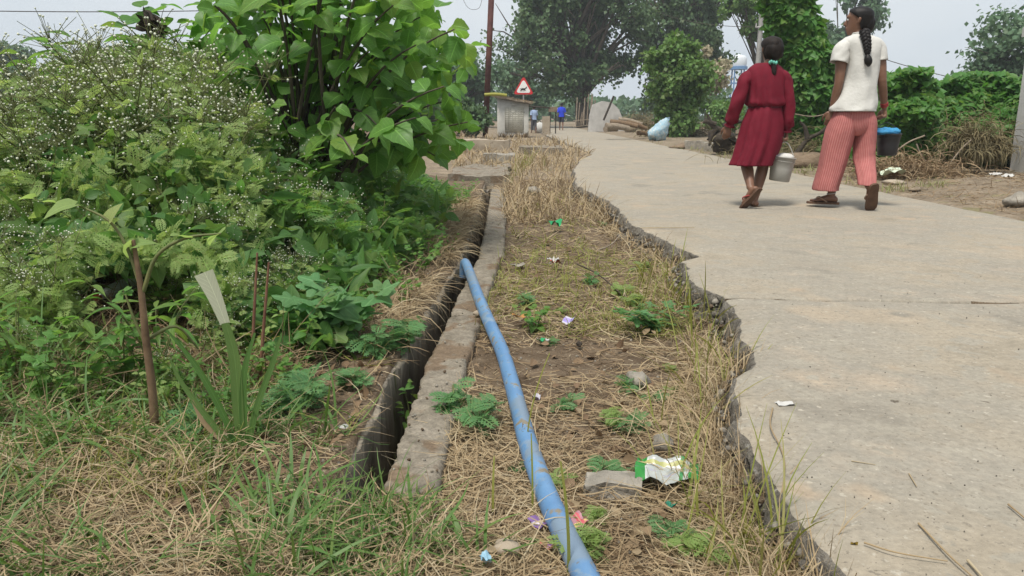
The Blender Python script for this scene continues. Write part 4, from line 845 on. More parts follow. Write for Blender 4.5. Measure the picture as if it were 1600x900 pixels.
# ------------------------------------------------------------------ trees
def tree(name, label, base, crown_c, crown_r, trunk_r, ncl, nleaf, ls, m, seed, cl_r=.28, group=None, tpl=None, droop=0.0, limbs=None, low=-.75, flat=.7, thr=-.16):
    g = np.random.default_rng(seed); base = np.array(base, float); cc = np.array(crown_c, float) - base; cr = np.array(crown_r, float)
    root = thing(name, base, label, 'tree', group)
    cl = []
    while len(cl) < ncl:
        d = g.normal(size=3); d /= np.linalg.norm(d); r = g.uniform(.35, .95)
        if d[2] * r < low: continue
        p = cc + d * r * cr
        if all(np.linalg.norm((p - c) / cr) > .9 / ncl ** .5 for c in cl): cl.append(p)
    tb = MB(); top = cc + np.array([0, 0, -.1 * cr[2]]); H = top[2]
    tr_ = np.array([[0, 0, -.1], [g.normal(0, .04) * H, g.normal(0, .04) * H, H * .3], [cc[0] * .5 + g.normal(0, .05) * H, cc[1] * .5, H * .6], top])
    TP = smooth_path(tr_, 6); tube(TP, np.linspace(trunk_r, trunk_r * .25, len(TP)), 10).build('trunk', M_BARK, root, True)
    for p in cl:
        k = min(len(TP) - 1, max(3, int(len(TP) * g.uniform(.3, .55 + .4 * max(0, min(1, p[2] / (H + 1e-6)) ))))); s = TP[min(k, len(TP) - 2)]
        tb.join(tube(bez(s, (s + p) / 2 + np.array([0, 0, .12 * H * g.uniform(0, 1)]), p, 6), np.linspace(trunk_r * .38, trunk_r * .06, 6), 5))
        for _ in range(2):
            e = p + g.normal(size=3) * cr * cl_r * .6; tb.join(tube([(s + p * 2) / 3, (p + e) / 2, e], np.linspace(trunk_r * .12, trunk_r * .03, 3), 4))
    tag(tb.build('limbs', M_BARK, root, True), kind='stuff')
    ci = g.integers(0, ncl, nleaf); off = np.clip(g.normal(size=(nleaf, 3)), -1.5, 1.5) * .52 * g.uniform(.6, 1.25, (nleaf, 1))
    sz = g.uniform(.5, 1.4, ncl)[ci][:, None]; off = off * cr * cl_r * sz * np.array([1.1, 1.1, flat]); P = np.array(cl)[ci] + off
    P[:, 2] -= droop * (np.abs(off[:, 0]) + np.abs(off[:, 1]))
    k = fbm(P[:, 0] * 3 / cr[0] + seed, P[:, 1] * 3 / cr[0], P[:, 2] * 3.5 / cr[0], 3, seed) > thr; P = P[k]
    d = rdir(len(P), -.25 - droop, g); n = off[k] / (np.linalg.norm(off[k], axis=1)[:, None] + 1e-9) * .7 + rdir(len(P), .8, g)
    tag(scatter(tpl or T_DIA, P, *axes(d, n), ls * g.uniform(.6, 1.3, len(P))).build('crown', m, root), kind='stuff')
    return root
tree('shade_tree', 'big dark green shade tree with a thick trunk beside the far road bend', (4.7, 50, -.05), (3.5, 50, 6.2), (4.8, 4.2, 6.2), .55, 60, 46000, .25, M_TREE, 701, .24, droop=.15, thr=-.03)
tree('shade_tree', 'dark green tree with drooping branches right of the thick trunked shade tree', (11.4, 52, -.05), (10.9, 52, 6.2), (3.9, 3.5, 5.9), .42, 50, 40000, .25, M_TREE, 702, .25, droop=.25, thr=-.04)
tree('small_tree', 'bright green bushy young tree standing behind the logs', (5.6, 26.5, 0), (5.55, 26.5, 1.85), (1.12, 1.1, 1.7), .09, 34, 20000, .15, M_TREEL, 703, .33, droop=.1, low=-.95)
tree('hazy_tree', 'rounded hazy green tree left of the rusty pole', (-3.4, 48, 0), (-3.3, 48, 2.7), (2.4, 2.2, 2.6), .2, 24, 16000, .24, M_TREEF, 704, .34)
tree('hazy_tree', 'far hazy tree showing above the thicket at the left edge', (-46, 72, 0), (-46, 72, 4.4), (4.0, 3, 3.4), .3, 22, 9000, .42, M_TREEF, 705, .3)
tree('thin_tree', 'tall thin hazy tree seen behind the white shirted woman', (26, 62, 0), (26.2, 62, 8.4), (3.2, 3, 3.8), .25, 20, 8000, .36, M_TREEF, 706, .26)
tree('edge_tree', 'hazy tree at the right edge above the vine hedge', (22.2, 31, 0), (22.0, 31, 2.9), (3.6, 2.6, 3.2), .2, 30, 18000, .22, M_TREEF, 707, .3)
tree('blossom_tree', 'pale dry blossoming tree beside the blue water tower', (9.1, 36, 0), (9.0, 36, 2.6), (.9, 1.0, 1.45), .1, 16, 7000, .15, M_BLOSSOM, 708, .3)
tree('airy_tree', 'airy light branched tree between dark tree and vine column', (13.3, 41, 0), (12.4, 41, 6.0), (1.7, 1.5, 2.0), .14, 20, 5500, .2, M_TREEL, 709, .25, droop=.3)
tree('roadside_tree', 'low green tree behind the road sign at the far bend', (1.1, 62, 0), (1.1, 62, 2.8), (2.6, 2, 2.3), .2, 18, 12000, .26, M_TREEF, 710, .34)
tree('roadside_tree', 'green bushy tree filling the gap behind the rusty pole', (-4.2, 34, 0), (-4.2, 34, .9), (1.9, 1.2, 1.1), .1, 14, 9000, .16, M_TREEL, 711, .36)
for k, (x, y, r, h, lab) in enumerate(((-1.35, 26, .9, .75, 'dark green bush behind the foot of the rusty pole'), (8.6, 30, 1.2, .8, 'green bush beneath the pale blossoming tree'), (12.4, 34, 2.0, .9, 'low green bush below the blue water tower'), (7.4, 33, 1.3, 1.0, 'dark bush between the white wall and the young tree'), (9.4, 22.5, 1.6, .55, 'low bush behind the uprooted stump'))):
    tree('roadside_bush', lab, (x, y, -.05), (x, y, h * .8), (r, r * .8, h), .05, 12, 6500, .13, (M_TREE, M_TREEL, M_TREEF, M_TREE, M_TREEL)[k], 720 + k, .42, low=-.95)
# far off treeline
N = 16000; Xt = rng.uniform(-95, 120, N); Yt = 96 + rng.normal(0, 3, N); ht = 3.2 + 1.8 * fbm(Xt * .09, 0 * Xt, 0, 3, 730) * 2; Zt = rng.random(N) ** .8 * np.maximum(1.0, ht)
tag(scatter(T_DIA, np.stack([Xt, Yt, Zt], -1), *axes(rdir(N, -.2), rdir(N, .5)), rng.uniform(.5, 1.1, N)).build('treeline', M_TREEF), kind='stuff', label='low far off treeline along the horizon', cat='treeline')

# ------------------------------------------------------------------ vine column and hedges on the right
def leafmass(name, label, cat, P, N_, ls, m, dark, base, group=None):
    root = thing(name, base, label, cat, group); b = np.array(base, float)
    k = rng.permutation(len(P)); cut = int(len(P) * .3)
    inner, outer = P[k[:cut]], P[k[cut:]]; no = N_[k[cut:]]
    o = scatter(T_HEART_LO, outer - b, *axes(rdir(len(outer), -.6) + no * .4, no + rdir(len(outer), .5) * .7), ls * rng.uniform(.6, 1.3, len(outer)))
    tag(o.build('foliage', m, root), kind='stuff')
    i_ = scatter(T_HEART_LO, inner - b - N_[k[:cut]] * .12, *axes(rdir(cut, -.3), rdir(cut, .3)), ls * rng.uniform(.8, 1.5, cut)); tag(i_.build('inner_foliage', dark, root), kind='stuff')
    return root
N = 16000; v = rng.random(N); th = rng.uniform(0, 2 * np.pi, N)
pathc = np.array([at(1283, 262, 13.3), at(1272, 180, 13.2), at(1258, 110, 13.1), at(1240, 40, 13.0), at(1222, -60, 12.9), at(1205, -150, 12.8)]); tt_ = np.linspace(0, 1, 6)
cxyz = np.stack([np.interp(v, tt_, pathc[:, i]) for i in range(3)], -1); rad = np.interp(v, tt_, [.60, .52, .45, .40, .40, .30])
lump = 1 + .55 * fbm(np.cos(th) * 1.5 + 3, np.sin(th) * 1.5, cxyz[:, 2] * 2.4, 3, 740); nrm = np.stack([np.cos(th), np.sin(th), 0 * th], -1)
P = cxyz + nrm * (rad * lump * rng.uniform(.8, 1.05, N))[:, None]
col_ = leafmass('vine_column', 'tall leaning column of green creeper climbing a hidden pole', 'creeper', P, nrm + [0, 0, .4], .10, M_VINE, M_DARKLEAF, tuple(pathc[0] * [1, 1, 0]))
tube(pathc - pathc[0] * [1, 1, 0], .09, 8).build('pole', M_BARK, col_)
def hedge(px0, px1, tops, Y0, Y1, n, label, seed, zb=.05, ls=.085):
    px = rng.uniform(px0, px1, n); v = rng.random(n) ** .8; Yb = np.interp(px, [px0, px1], [Y0, Y1]); X = (px - 800) / F * (Yb * .975 - 0.05)
    tp = CAM_H + (180 - np.interp(px, [t[0] for t in tops], [t[1] for t in tops])) / F * Yb * 1.02
    Z = zb + v * (tp - zb); bul = .35 * np.sin(np.pi * np.minimum(v, .95) ** .8) + .75 * fbm(X * 1.7, Z * 2.0, seed, 3, seed)
    dep = rng.random(n) ** 2 * .9 * (v > .75); Yp = Yb + .25 - bul + dep + rng.normal(0, .05, n); P = np.stack([X * Yp / Yb, Yp, Z + .18 * fbm(X * 2.2, Yp * 2, 3, 3, seed + 1) * v], -1)
    nr = np.stack([rng.normal(0, .3, n), -1 + 0 * px, .35 + v], -1); cpt = (float(X.mean()), float(Yb.mean()), 0.0)
    return leafmass('vine_hedge', label, 'hedge', P, nr, ls, M_VINE, M_DARKLEAF, cpt)
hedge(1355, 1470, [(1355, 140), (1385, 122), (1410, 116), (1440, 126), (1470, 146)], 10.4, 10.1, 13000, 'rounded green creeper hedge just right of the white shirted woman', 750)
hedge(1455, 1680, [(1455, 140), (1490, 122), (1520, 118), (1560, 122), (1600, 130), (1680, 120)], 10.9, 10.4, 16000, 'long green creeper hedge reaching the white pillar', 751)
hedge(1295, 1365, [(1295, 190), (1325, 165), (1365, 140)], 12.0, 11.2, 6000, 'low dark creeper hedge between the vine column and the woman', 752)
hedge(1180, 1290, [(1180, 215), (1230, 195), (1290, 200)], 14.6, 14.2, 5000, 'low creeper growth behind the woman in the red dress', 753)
# dry brush, heaps and earth
def brush(name, label, c, r, n, L, m, seed, e=(.3, .5), curl=(.5, 2.0), w=(.006, .012)):
    g = np.random.default_rng(seed); b = np.array(c) + g.normal(size=(n, 3)) * np.array(r); b[:, 2] = np.abs(b[:, 2] - c[2]) + c[2]
    mb = blades(b - np.array([c[0], c[1], 0]), g.uniform(0, 6.28, n), g.uniform(*L, n), g.uniform(*w, n), g.normal(e[0], e[1], n), g.uniform(*curl, n), 5, g.normal(0, .8, n))
    root = thing(name, (c[0], c[1], 0), label, name.replace('_', ' ')); tag(mb.build('stalks', m, root), kind='stuff'); return root
M_DRYBR = leafmat('dry_brush', (.09, .075, .04), (.20, .165, .09), (.30, .26, .15), .1, .8, 0, .3, .1)
c = at(1518, 225, 9.75); b_ = brush('dry_brush', 'brown dry creeper hanging over the hedge next to the white pillar', (c[0], c[1] - .1, .30), (.17, .14, .18), 1700, (.16, .38), M_DRYBR, 760, (.4, .5), (1.2, 2.6))
c = G(1420, 280, .0); brush('dry_weed_heap', 'brown heap of dead weeds at the foot of the hedge', (c[0], c[1] + .1, 0.02), (.33, .22, .10), 2600, (.1, .3), M_STRAWD, 761)
c = G(1000, 204, .0); brush('dry_weed_heap', 'grey green heap of dry twigs behind the far logs', (c[0] + .1, c[1] + 1.5, .1), (.5, .4, .28), 1500, (.3, .7), M_DRYBR, 762, w=(.015, .03))
c = G(1062, 215, .0); brush('dry_weed_heap', 'pale heap of brushwood beside the young tree', (c[0], c[1] + .4, .05), (.55, .3, .16), 1500, (.3, .7), M_DRYBR, 763, w=(.015, .03))
c = at(1290, 240, 12.5); brush('dry_weed_heap', 'brown dry weeds on the bank under the vine column', (c[0], c[1], .1), (.7, .3, .16), 2200, (.15, .4), M_DRYBR, 764)
M_EARTH = mat('earth_bank', [(.3, (.12, .085, .055)), (.7, (.25, .185, .125))], 5, .95, .8, 25, bdist=.03)
for (px, py, rx, ry, rz, lab) in ((1290, 262, .9, .4, .15, 'brown earth bank under the vine column'), (1115, 232, .9, .5, .12, 'low earth bank behind the kerb stones')):
    c = G(px, py, 0); b = blob((0, 0, 0), rx, ry, rz, 12, 20, .25, 2, 7); o = b.build('earth_bank', M_EARTH, None, True); o.location = (c[0], c[1] + .4, .03); tag(o, lab, 'earth bank', kind='structure')
# stones at the shoulder
def stone(px, py, rx, ry, rz, label, seed, z=0.0, m=None, name='stone', cat='stone', group=None, lift=.5):
    c = G(px, py, z); o = blob((0, 0, 0), rx, ry, rz, 9, 13, .32, 1.5, seed).build(name, m or M_STONE, None, False); o.location = (c[0], c[1] + ry * .5, z + rz * lift); o.rotation_euler = (0, 0, seed)
    return tag(o, label, cat, group)
stone(1596, 322, .10, .09, .07, 'grey stone at the right edge of the road shoulder', 3, .02)
stone(1440, 300, .16, .09, .03, 'flat sandy stone bedded in the right shoulder', 4, .0, M_SAND)
stone(1400, 288, .13, .08, .03, 'flat pale stone below the dead weed heap', 5, .0, M_PALEW)
for k, (px, py, w) in enumerate(((1090, 232, .30), (1120, 236, .28), (1150, 240, .26), (1240, 258, .2))):
    c = G(px, py, 0); o = rough_box(-w, w, -.12, .12, -.05, .17, .035, 5, 770 + k).build('kerb_stone', M_STONE, None, True); o.location = (c[0], c[1], 0); o.rotation_euler = (0, 0, -.25)
    tag(o, ('rough kerb stone farthest from the women', 'rough kerb stone under the uprooted stump', 'rough kerb stone beside the red sleeve', 'rough kerb stone between the two women')[k], 'kerb stone')
# uprooted stump with curling roots
c = at(1130, 210, 15.3); st = thing('uprooted_stump', (c[0], c[1], .1), 'black uprooted stump with curling roots near the hand of the red dressed woman', 'stump'); b0 = np.array([c[0], c[1], .1])
blob((0, 0, .18), .30, .22, .2, 9, 12, .5, 2.2, 8).build('stump', M_DEADWOOD, st)
for pts in ([(1128, 205), (1112, 195), (1105, 178)], [(1120, 200), (1112, 215), (1108, 228)], [(1130, 198), (1150, 190), (1172, 192)], [(1135, 212), (1150, 222), (1160, 232)], [(1118, 195), (1104, 190), (1098, 192)]):
    tube([at(a, b, 15.2) - b0 for a, b in pts], [.06, .045, .02], 7, sm=4).build('root', M_DEADWOOD, st, True)
c = at(1285, 225, 12.0); st = thing('dead_branch', (c[0], c[1], 0), 'dark crooked dead branch on the bank between the women', 'branch'); b0 = np.array([c[0], c[1], 0])
for pts in ([(1245, 240), (1262, 218), (1285, 205), (1305, 180)], [(1262, 218), (1258, 200), (1250, 190)], [(1285, 205), (1310, 210)]):
    tube([at(a, b, 12.0) - b0 for a, b in pts], np.linspace(.045, .015, len(pts)), 7, sm=4).build('limb', M_DEADWOOD, st, True)
for k, pts in enumerate(([(1398, 238), (1420, 222), (1445, 212)], [(1480, 262), (1500, 235), (1518, 218)], [(1432, 225), (1438, 240), (1450, 258)], [(1240, 178), (1270, 182), (1300, 176)])):
    P = np.array([at(a, b, 9.4 if k < 3 else 12.4) for a, b in pts]); c = P.mean(0); o = tube(P - c, .010, 6, sm=4).build('dry_branch', M_DRYWOOD, None, True); o.location = c
    tag(o, ('pale dry branch sticking out behind the black bucket', 'pale dry branch leaning on the brown brush by the pillar', 'short pale branch hanging at the hedge foot', 'pale dry branch across the creeper between the women')[k], 'branch')
# white gate pillar
c = G(1600, 276, 0.0); pr = thing('gate_pillar', (c[0] + .10, c[1], -.05), 'whitewashed square pillar cut off by the right edge', 'pillar')
M_WHITE = mat('whitewash', [(.3, (.42, .41, .385)), (.7, (.54, .53, .50))], 4, .9, .3, 30, specks=[(7, .64, (.42, .40, .36))])
rough_box(-.17, .33, -.2, .2, 0, 1.75, .012, 4, 780, (6, 6, 20)).build('shaft', M_WHITE, pr, True); rough_box(-.22, .38, -.25, .25, 1.752, 1.87, .012, 5, 781, (6, 6, 3)).build('cap', M_WHITE, pr, True)
# ------------------------------------------------------------------ far roadside
# logs
for k, (px, py, L, r, yaw, tilt) in enumerate(((965, 199, .8, .11, .3, .1), (975, 194, .9, .09, -.3, .15), (955, 202, .6, .10, .8, 0), (995, 196, .7, .08, .1, .3), (985, 190, .8, .07, -.2, .2), (1006, 209, .5, .08, .5, .1))):
    c = G(px, 211, 0.02); Yl = 24.5 + k * .25; p = at(px, py, Yl); o = tube([(-L / 2, 0, 0), (0, .02, .03), (L / 2, 0, 0)], [r, r * .9, r * .8], 9, sm=3).build('log', (M_DRYWOOD, M_BROWNSTEM)[k % 2], None, True)
    o.location = (p[0], p[1], max(p[2], r)); o.rotation_euler = (0, tilt, yaw)
    tag(o, ('thick pale log at the front of the far log pile', 'brown log lying over the pale front log', 'short log at the left end of the log pile', 'brown log propped at the right end of the log pile', 'slim log at the back of the log pile', 'short brown log beside the round boulder')[k], 'log', 'logs by the far road side')
stone(985, 208, .28, .24, .22, 'round sandy boulder in front of the log pile', 9, .0, M_SAND, 'boulder', 'boulder', None, .7)
stone(1003, 212, .16, .13, .12, 'dark brown stone right of the sandy boulder', 10, .0, M_EARTH)
stone(953, 206, .22, .18, .14, 'grey stone left of the sandy boulder', 12, .0)
# sack
c = at(1027, 205, 23.8); sk = thing('plastic_sack', (c[0], c[1], 0), 'bulging white and blue plastic sack beside the young tree', 'sack')
M_SACK = mat('woven_sack', [(.35, (.42, .50, .52)), (.5, (.25, .42, .52)), (.62, (.48, .52, .52))], 9, .6, .5, 12, detail=3, bdist=.05)
b = blob((0, 0, .26), .31, .24, .27, 16, 24, .22, 2.6, 14); V_ = b.V[0]; k_ = sstep(.2, .55, V_[:, 2]); V_[:, 0] += .16 * k_; V_[:, 2] += .16 * k_ * sstep(-.1, .3, V_[:, 0]) ; b.V[0] = V_ + .035 * np.stack([fbm(V_[:, 0] * 9, V_[:, 1] * 9, V_[:, 2] * 9 + 7 * i_, 3, 33) for i_ in range(3)], -1); b.build('bag', M_SACK, sk, False)
tube([(.30, 0, .58), (.34, .02, .63), (.33, .03, .70)], [.05, .03, .055], 8, sm=2).build('tied_neck', M_SACK, sk, True)
# white wall with leaning dark pole and stakes
c = at(950, 190, 37); wl = thing('rounded_wall', (c[0], c[1], 0), 'whitish round topped wall beyond the stake fence', 'wall')
o_ = [(-.95, 0), (-.88, .75), (-.75, 1.25), (-.3, 1.42), (.15, 1.36), (.5, 1.05), (.72, .55), (.8, 0)]; o_ = np.array(o_)
fr = np.stack([o_[:, 0], 0 * o_[:, 0], o_[:, 1]], -1); loft([fr + (0, .0, 0), fr + (0, .03, 0), fr + (0, .22, 0), fr + (0, .25, 0)]).build('wall_face', mat('weathered_plaster', [(.3, (.36, .345, .32)), (.7, (.52, .50, .47))], 3, .9, .4, 20), wl)
p0, p1 = at(943, 188, 36.6), at(959, 150, 36.6); o = tube([p0 - p0, p1 - p0], .05, 7).build('leaning_pole', M_DEADWOOD); o.location = p0; tag(o, 'dark pole leaning against the whitish round topped wall', 'pole')
fc = at(915, 194, 37.5); fe = thing('stake_fence', (fc[0], fc[1], 0), 'row of thin pale bamboo stakes beside the big tree trunk', 'fence')
for k, (px, pt) in enumerate(((902, 152), (905, 160), (911, 168), (914, 153), (919, 147), (923, 146), (926, 150), (929, 156), (908, 175), (935, 170))):
    a, b = at(px - 2, 195, 37.5 + .1 * (k % 3)), at(px + (k % 3), pt, 37.5 + .1 * (k % 3)); tube([a - (fc[0], fc[1], 0), b - (fc[0], fc[1], 0)], [.035, .025], 6).build('stake', M_DRYWOOD, fe)
for zz in (.22, .5):
    tube([np.array([-.6, .0, zz]), np.array([.05, .02, zz + .06]), np.array([.75, 0, zz - .03])], .022, 5).build('rail', M_DRYWOOD, fe)
# rusty pole
pb, pt = at(758, 213, 27.0), at(770, -60, 27.0); M_RUST = mat('rusty_steel', [(.3, (.055, .02, .018)), (.7, (.12, .045, .035))], 3, .8, .5, 30)
rp = thing('rusty_pole', (pb[0], pb[1], -.1), 'tall rusty red brown steel pole left of the small white shed', 'pole'); h_ = (pt - pb)
d_ = h_ / np.linalg.norm(h_); Ln = np.linalg.norm(h_); sd = np.array([1, 0, 0.0])
obox(h_ / 2 + (0, 0, .1), sd * .095, (0, .02, 0), h_ / 2).build('flange', M_RUST, rp); obox(h_ / 2 + (0, .1, .1), sd * .02, (0, .078, 0), h_ / 2).build('web', M_RUST, rp); obox(h_ / 2 + (0, .2, .1), sd * .095, (0, .018, 0), h_ / 2).build('flange', M_RUST, rp)
a, b = at(757, 148, 26.8), at(792, 149, 26.8); o = tube([a - a, (b - a) / 2 + (0, 0, .03), b - a], .055, 7, sm=3).build('bamboo_pole', M_YELLEAF, None, True); o.location = a; tag(o, 'yellow green bamboo pole lashed level between rusty pole and shed roof', 'pole')
o = tube([at(712, -40, 26) - at(750, 0, 26), at(728, 8, 26) - at(750, 0, 26), at(746, 14, 26) - at(750, 0, 26), at(753, 0, 26) - at(750, 0, 26), at(757, -30, 26) - at(750, 0, 26)], .006, 4, sm=6).build('loose_wire', M_DEADWOOD); o.location = at(750, 0, 26); tag(o, 'thin loop of loose wire in the sky beside the rusty pole', 'wire')
# small white shed with painted board wall
c = at(800, 209, 28.0); s_ = thing('small_shed', (0, 28, 0), 'small whitewashed roadside shed with a lined painted panel and thatch roof', 'shed')
M_SHED = mat('shed_plaster', [(.3, (.46, .44, .39)), (.7, (.62, .60, .54))], 4, .9, .3, 20, specks=[(3, .63, (.22, .21, .17))])
x0, x1 = -.53, .60; zl, zr = 1.36, 1.16
V = [(x0, 0, -.1), (x1, 0, -.1), (x1, 0, zr), (x0, 0, zl), (x0, .9, -.1), (x1, .9, -.1), (x1, .9, zr), (x0, .9, zl)]
MB().add(V, [(0, 1, 2, 3), (1, 5, 6, 2), (5, 4, 7, 6), (4, 0, 3, 7), (3, 2, 6, 7)]).build('wall', M_SHED, s_)
M_PANEL = mat('painted_panel', [(.3, (.50, .48, .40)), (.7, (.64, .62, .54))], 6, .85, .2, 20); box(-.26, .42, -.02, -.002, .16, 1.06).build('panel', M_PANEL, s_)
lb = MB()
for r in range(11): lb.join(box(-.25, .41, -.024, -.0205, .26 + r * .075, .272 + r * .075))
for xx in (-.25, -.13, .405): lb.join(box(xx, xx + .012, -.026, -.0245, .25, 1.03))
for r in range(10):
    for q2 in range(5):
        if rng.random() < .7: w_ = rng.uniform(.03, .08); x_ = -.10 + q2 * .1; lb.join(box(x_, x_ + w_, -.024, -.0205, .29 + r * .075, .305 + r * .075))
lb.join(box(-.02, .16, -.024, -.0205, 1.075, 1.10))
tag(lb.build('faded_lines', plain('faded_paint', (.30, .28, .22), .9), s_), kind='stuff')
rb = rough_box(x0 - .08, x1 + .12, -.18, 1.05, 0, .07, .03, 6, 790, (10, 8, 2)); 
for k in range(len(rb.V)): rb.V[k][:, 2] += zl + .01 + (rb.V[k][:, 0] - x0) * (zr - zl) / (x1 - x0)
rb.build('roof', M_DRYWOOD, s_)
g = np.random.default_rng(5); b = np.stack([g.uniform(x0 - .1, x1 + .1, 700), g.uniform(-.2, .9, 700), 0 * g.random(700)], -1); b[:, 2] = zl + .08 + (b[:, 0] - x0) * (zr - zl) / (x1 - x0)
tag(blades(b, g.uniform(0, 6.28, 700), g.uniform(.1, .25, 700), g.uniform(.012, .025, 700), g.normal(-.05, .2, 700), g.uniform(0, .6, 700), 3).build('thatch', M_STRAWD, s_), kind='stuff')
tag(blades(np.stack([g.uniform(-.5, .6, 200), g.uniform(-.08, -.02, 200), -.05 + 0 * g.random(200)], -1), g.uniform(0, 6.28, 200), g.uniform(.1, .3, 200), g.uniform(.012, .03, 200), g.normal(1.2, .2, 200), g.uniform(0, .9, 200), 3).build('weeds_at_foot', M_STRAWD), kind='stuff', label='dark dry weeds along the foot of the white shed', cat='grass').location = (0, 28, 0)
# warning sign
c = at(818, 147, 30); sg = thing('warning_sign', (c[0], 30, 0), 'red bordered triangular warning sign with a black animal above the shed', 'sign')
zc = float(at(818, 137, 30)[2]); M_RED = plain('sign_red', (.55, .03, .035), .5); M_SW = plain('sign_white', (.78, .77, .74), .5); M_BLK = plain('sign_black', (.02, .02, .02), .5)
def tri(r, y0, y1, rz=.03):
    pts = []
    for a in (90, 210, 330):
        for da in (-18, 0, 18): pts.append((math.cos(R(a)) * (r - rz * 2) + rz * 2 * math.cos(R(a + da * 2.6)), math.sin(R(a)) * (r - rz * 2) + rz * 2 * math.sin(R(a + da * 2.6))))
    p = np.array(pts); f = np.stack([p[:, 0], 0 * p[:, 0], p[:, 1]], -1); return loft([f + (0, y1, 0), f + (0, y0, 0)])
for nm, mb, m in (('plate', tri(.40, 0, .02), M_RED), ('face', tri(.285, -.006, -.001), M_SW)):
    o = mb.build(nm, m, sg); o.location = (0, 0, zc - .02)
def flat(polys, y, th=.004):
    b = MB()
    for p in polys:
        p = np.array(p, float); f = np.stack([p[:, 0], 0 * p[:, 0] + y, p[:, 1]], -1); b.join(loft([f + (0, th, 0), f]))
    return b
cow = [[(-.10, .03), (-.09, -.02), (.03, -.02), (.06, .0), (.06, .05), (-.06, .05)], [(.05, .0), (.10, .05), (.135, .05), (.14, .075), (.10, .09), (.05, .05)], [(-.10, .01), (-.13, -.06), (-.115, -.065), (-.075, -.01)], [(-.08, -.01), (-.07, -.075), (-.055, -.075), (-.05, -.01)], [(.02, -.01), (.0, -.07), (.015, -.075), (.045, -.01)], [(.04, -.005), (.075, -.05), (.09, -.045), (.065, .01)], [(-.10, .04), (-.14, .02), (-.145, .03), (-.10, .055)], [(.11, .085), (.12, .115), (.13, .11), (.125, .08)]]
o = flat(cow, -.012).build('animal_symbol', M_BLK, sg); o.location = (0, 0, zc - .07); tag(o, kind=None)
tube([(0, .04, -.05), (0, .04, zc + .2)], .03, 8).build('post', plain('sign_post', (.25, .25, .25), .5), sg)
# concrete post and white sack near the bend
c = G(853, 210, 0); o = rough_box(-.15, .15, -.13, .13, -.05, .72, .02, 5, 800, (5, 5, 10)).build('stone_post', M_PALEW, None, True); o.location = (c[0], c[1], 0); tag(o, 'squat pale stone post left of the far road', 'post')
c = G(842, 207, 0); o = blob((0, 0, .2), .26, .22, .22, 8, 12, .25, 2, 15).build('white_bundle', M_WHITE, None, True); o.location = (c[0], c[1], 0); tag(o, 'whitish bundle beside the squat stone post', 'bundle')
a = at(826, 166, 30.5); o = tube([(0, 0, 0), (.85, .2, -.06)], .03, 6).build('wooden_bar', M_DEADWOOD); o.location = a; tag(o, 'dark wooden bar sticking out from the shed side', 'bar')
c = at(864, 171, 33); o = rough_box(-.18, .18, -.1, .1, -.1, .1, .02, 5, 801, (4, 4, 4)).build('brown_crate', M_EARTH); o.location = c; tag(o, 'small red brown crate on a stick frame near the far bend', 'crate')
for dx_ in (-.12, .12):
    o2 = tube([(dx_, 0, -.1), (dx_, 0, -c[2])], .025, 6).build('leg', M_DEADWOOD, o)
# utility pole, water tower and wires
c = at(1178, 192, 35); up_ = thing('utility_pole', (c[0], c[1], 0), 'slim grey concrete utility pole left of the vine column', 'utility pole'); M_GREY = plain('grey_concrete', (.33, .32, .30), .9)
zt = float(at(1178, 14, 35)[2]); loft([[( -.12, -.1, 0), (.12, -.1, 0), (.12, .1, 0), (-.12, .1, 0)], [(-.08, -.07, zt), (.08, -.07, zt), (.08, .07, zt), (-.08, .07, zt)]]).build('shaft', M_GREY, up_)
box(-.26, .26, -.12, -.073, float(at(1178, 43, 35)[2]) - .04, float(at(1178, 43, 35)[2]) + .04).build('crossarm', M_GREY, up_)
for dx_ in (-.22, .22): tube([(dx_, -.09, float(at(1178, 43, 35)[2]) + .04), (dx_, -.09, float(at(1178, 43, 35)[2]) + .17)], [.04, .025], 7).build('insulator', M_GREY, up_)
c = at(1149, 180, 120); wt = thing('water_tower', (c[0], c[1], 0), 'blue and white water tower on stilts far behind the trees', 'water tower'); M_BLUE = plain('tower_blue', (.10, .22, .42), .6); M_TW = plain('tower_white', (.62, .65, .68), .7)
z0, z1 = float(at(1149, 104, 120)[2]), float(at(1149, 86, 120)[2]); th = np.linspace(0, 2 * np.pi, 16, endpoint=False); cir = lambda r, z: [(r * math.cos(t), r * math.sin(t), z) for t in th]
loft([cir(1.15, z0), cir(1.2, z0 + .2), cir(1.2, z1 - .5), cir(.9, z1 - .1), cir(.1, z1 + .1)]).build('tank', M_TW, wt); loft([cir(1.35, z0 - .45), cir(1.35, z0 - .004)]).build('platform', M_BLUE, wt)
for a in (45, 135, 225, 315): tube([(math.cos(R(a)) * 1.2, math.sin(R(a)) * 1.2, 0), (math.cos(R(a)) * 1.0, math.sin(R(a)) * 1.0, z0 - .45)], .12, 6).build('leg', M_BLUE, wt)
for zz in (3.0, 5.5): loft([cir(1.12, zz), cir(1.12, zz + .15)]).build('brace_ring', M_BLUE, wt)
def wire(a, b, sag, label, r=.008):
    t = np.linspace(0, 1, 24)[:, None]; P = a * (1 - t) + b * t; P[:, 2] -= sag * 4 * (t[:, 0] * (1 - t[:, 0])); o = tube(P - a, r, 5).build('overhead_wire', M_DEADWOOD, None, True); o.location = a; return tag(o, label, 'wire')
wire(at(-250, 11, 18), at(520, 10, 22), .12, 'overhead wire crossing the sky at the upper left', .011)
wire(at(1340, 78, 24), at(1640, 148, 20), .15, 'overhead wire dipping to the hedge at the upper right', .011)
wire(at(1178, 42, 35), at(1010, 12, 52), .3, 'overhead wire between the utility pole and the dark trees', .014)
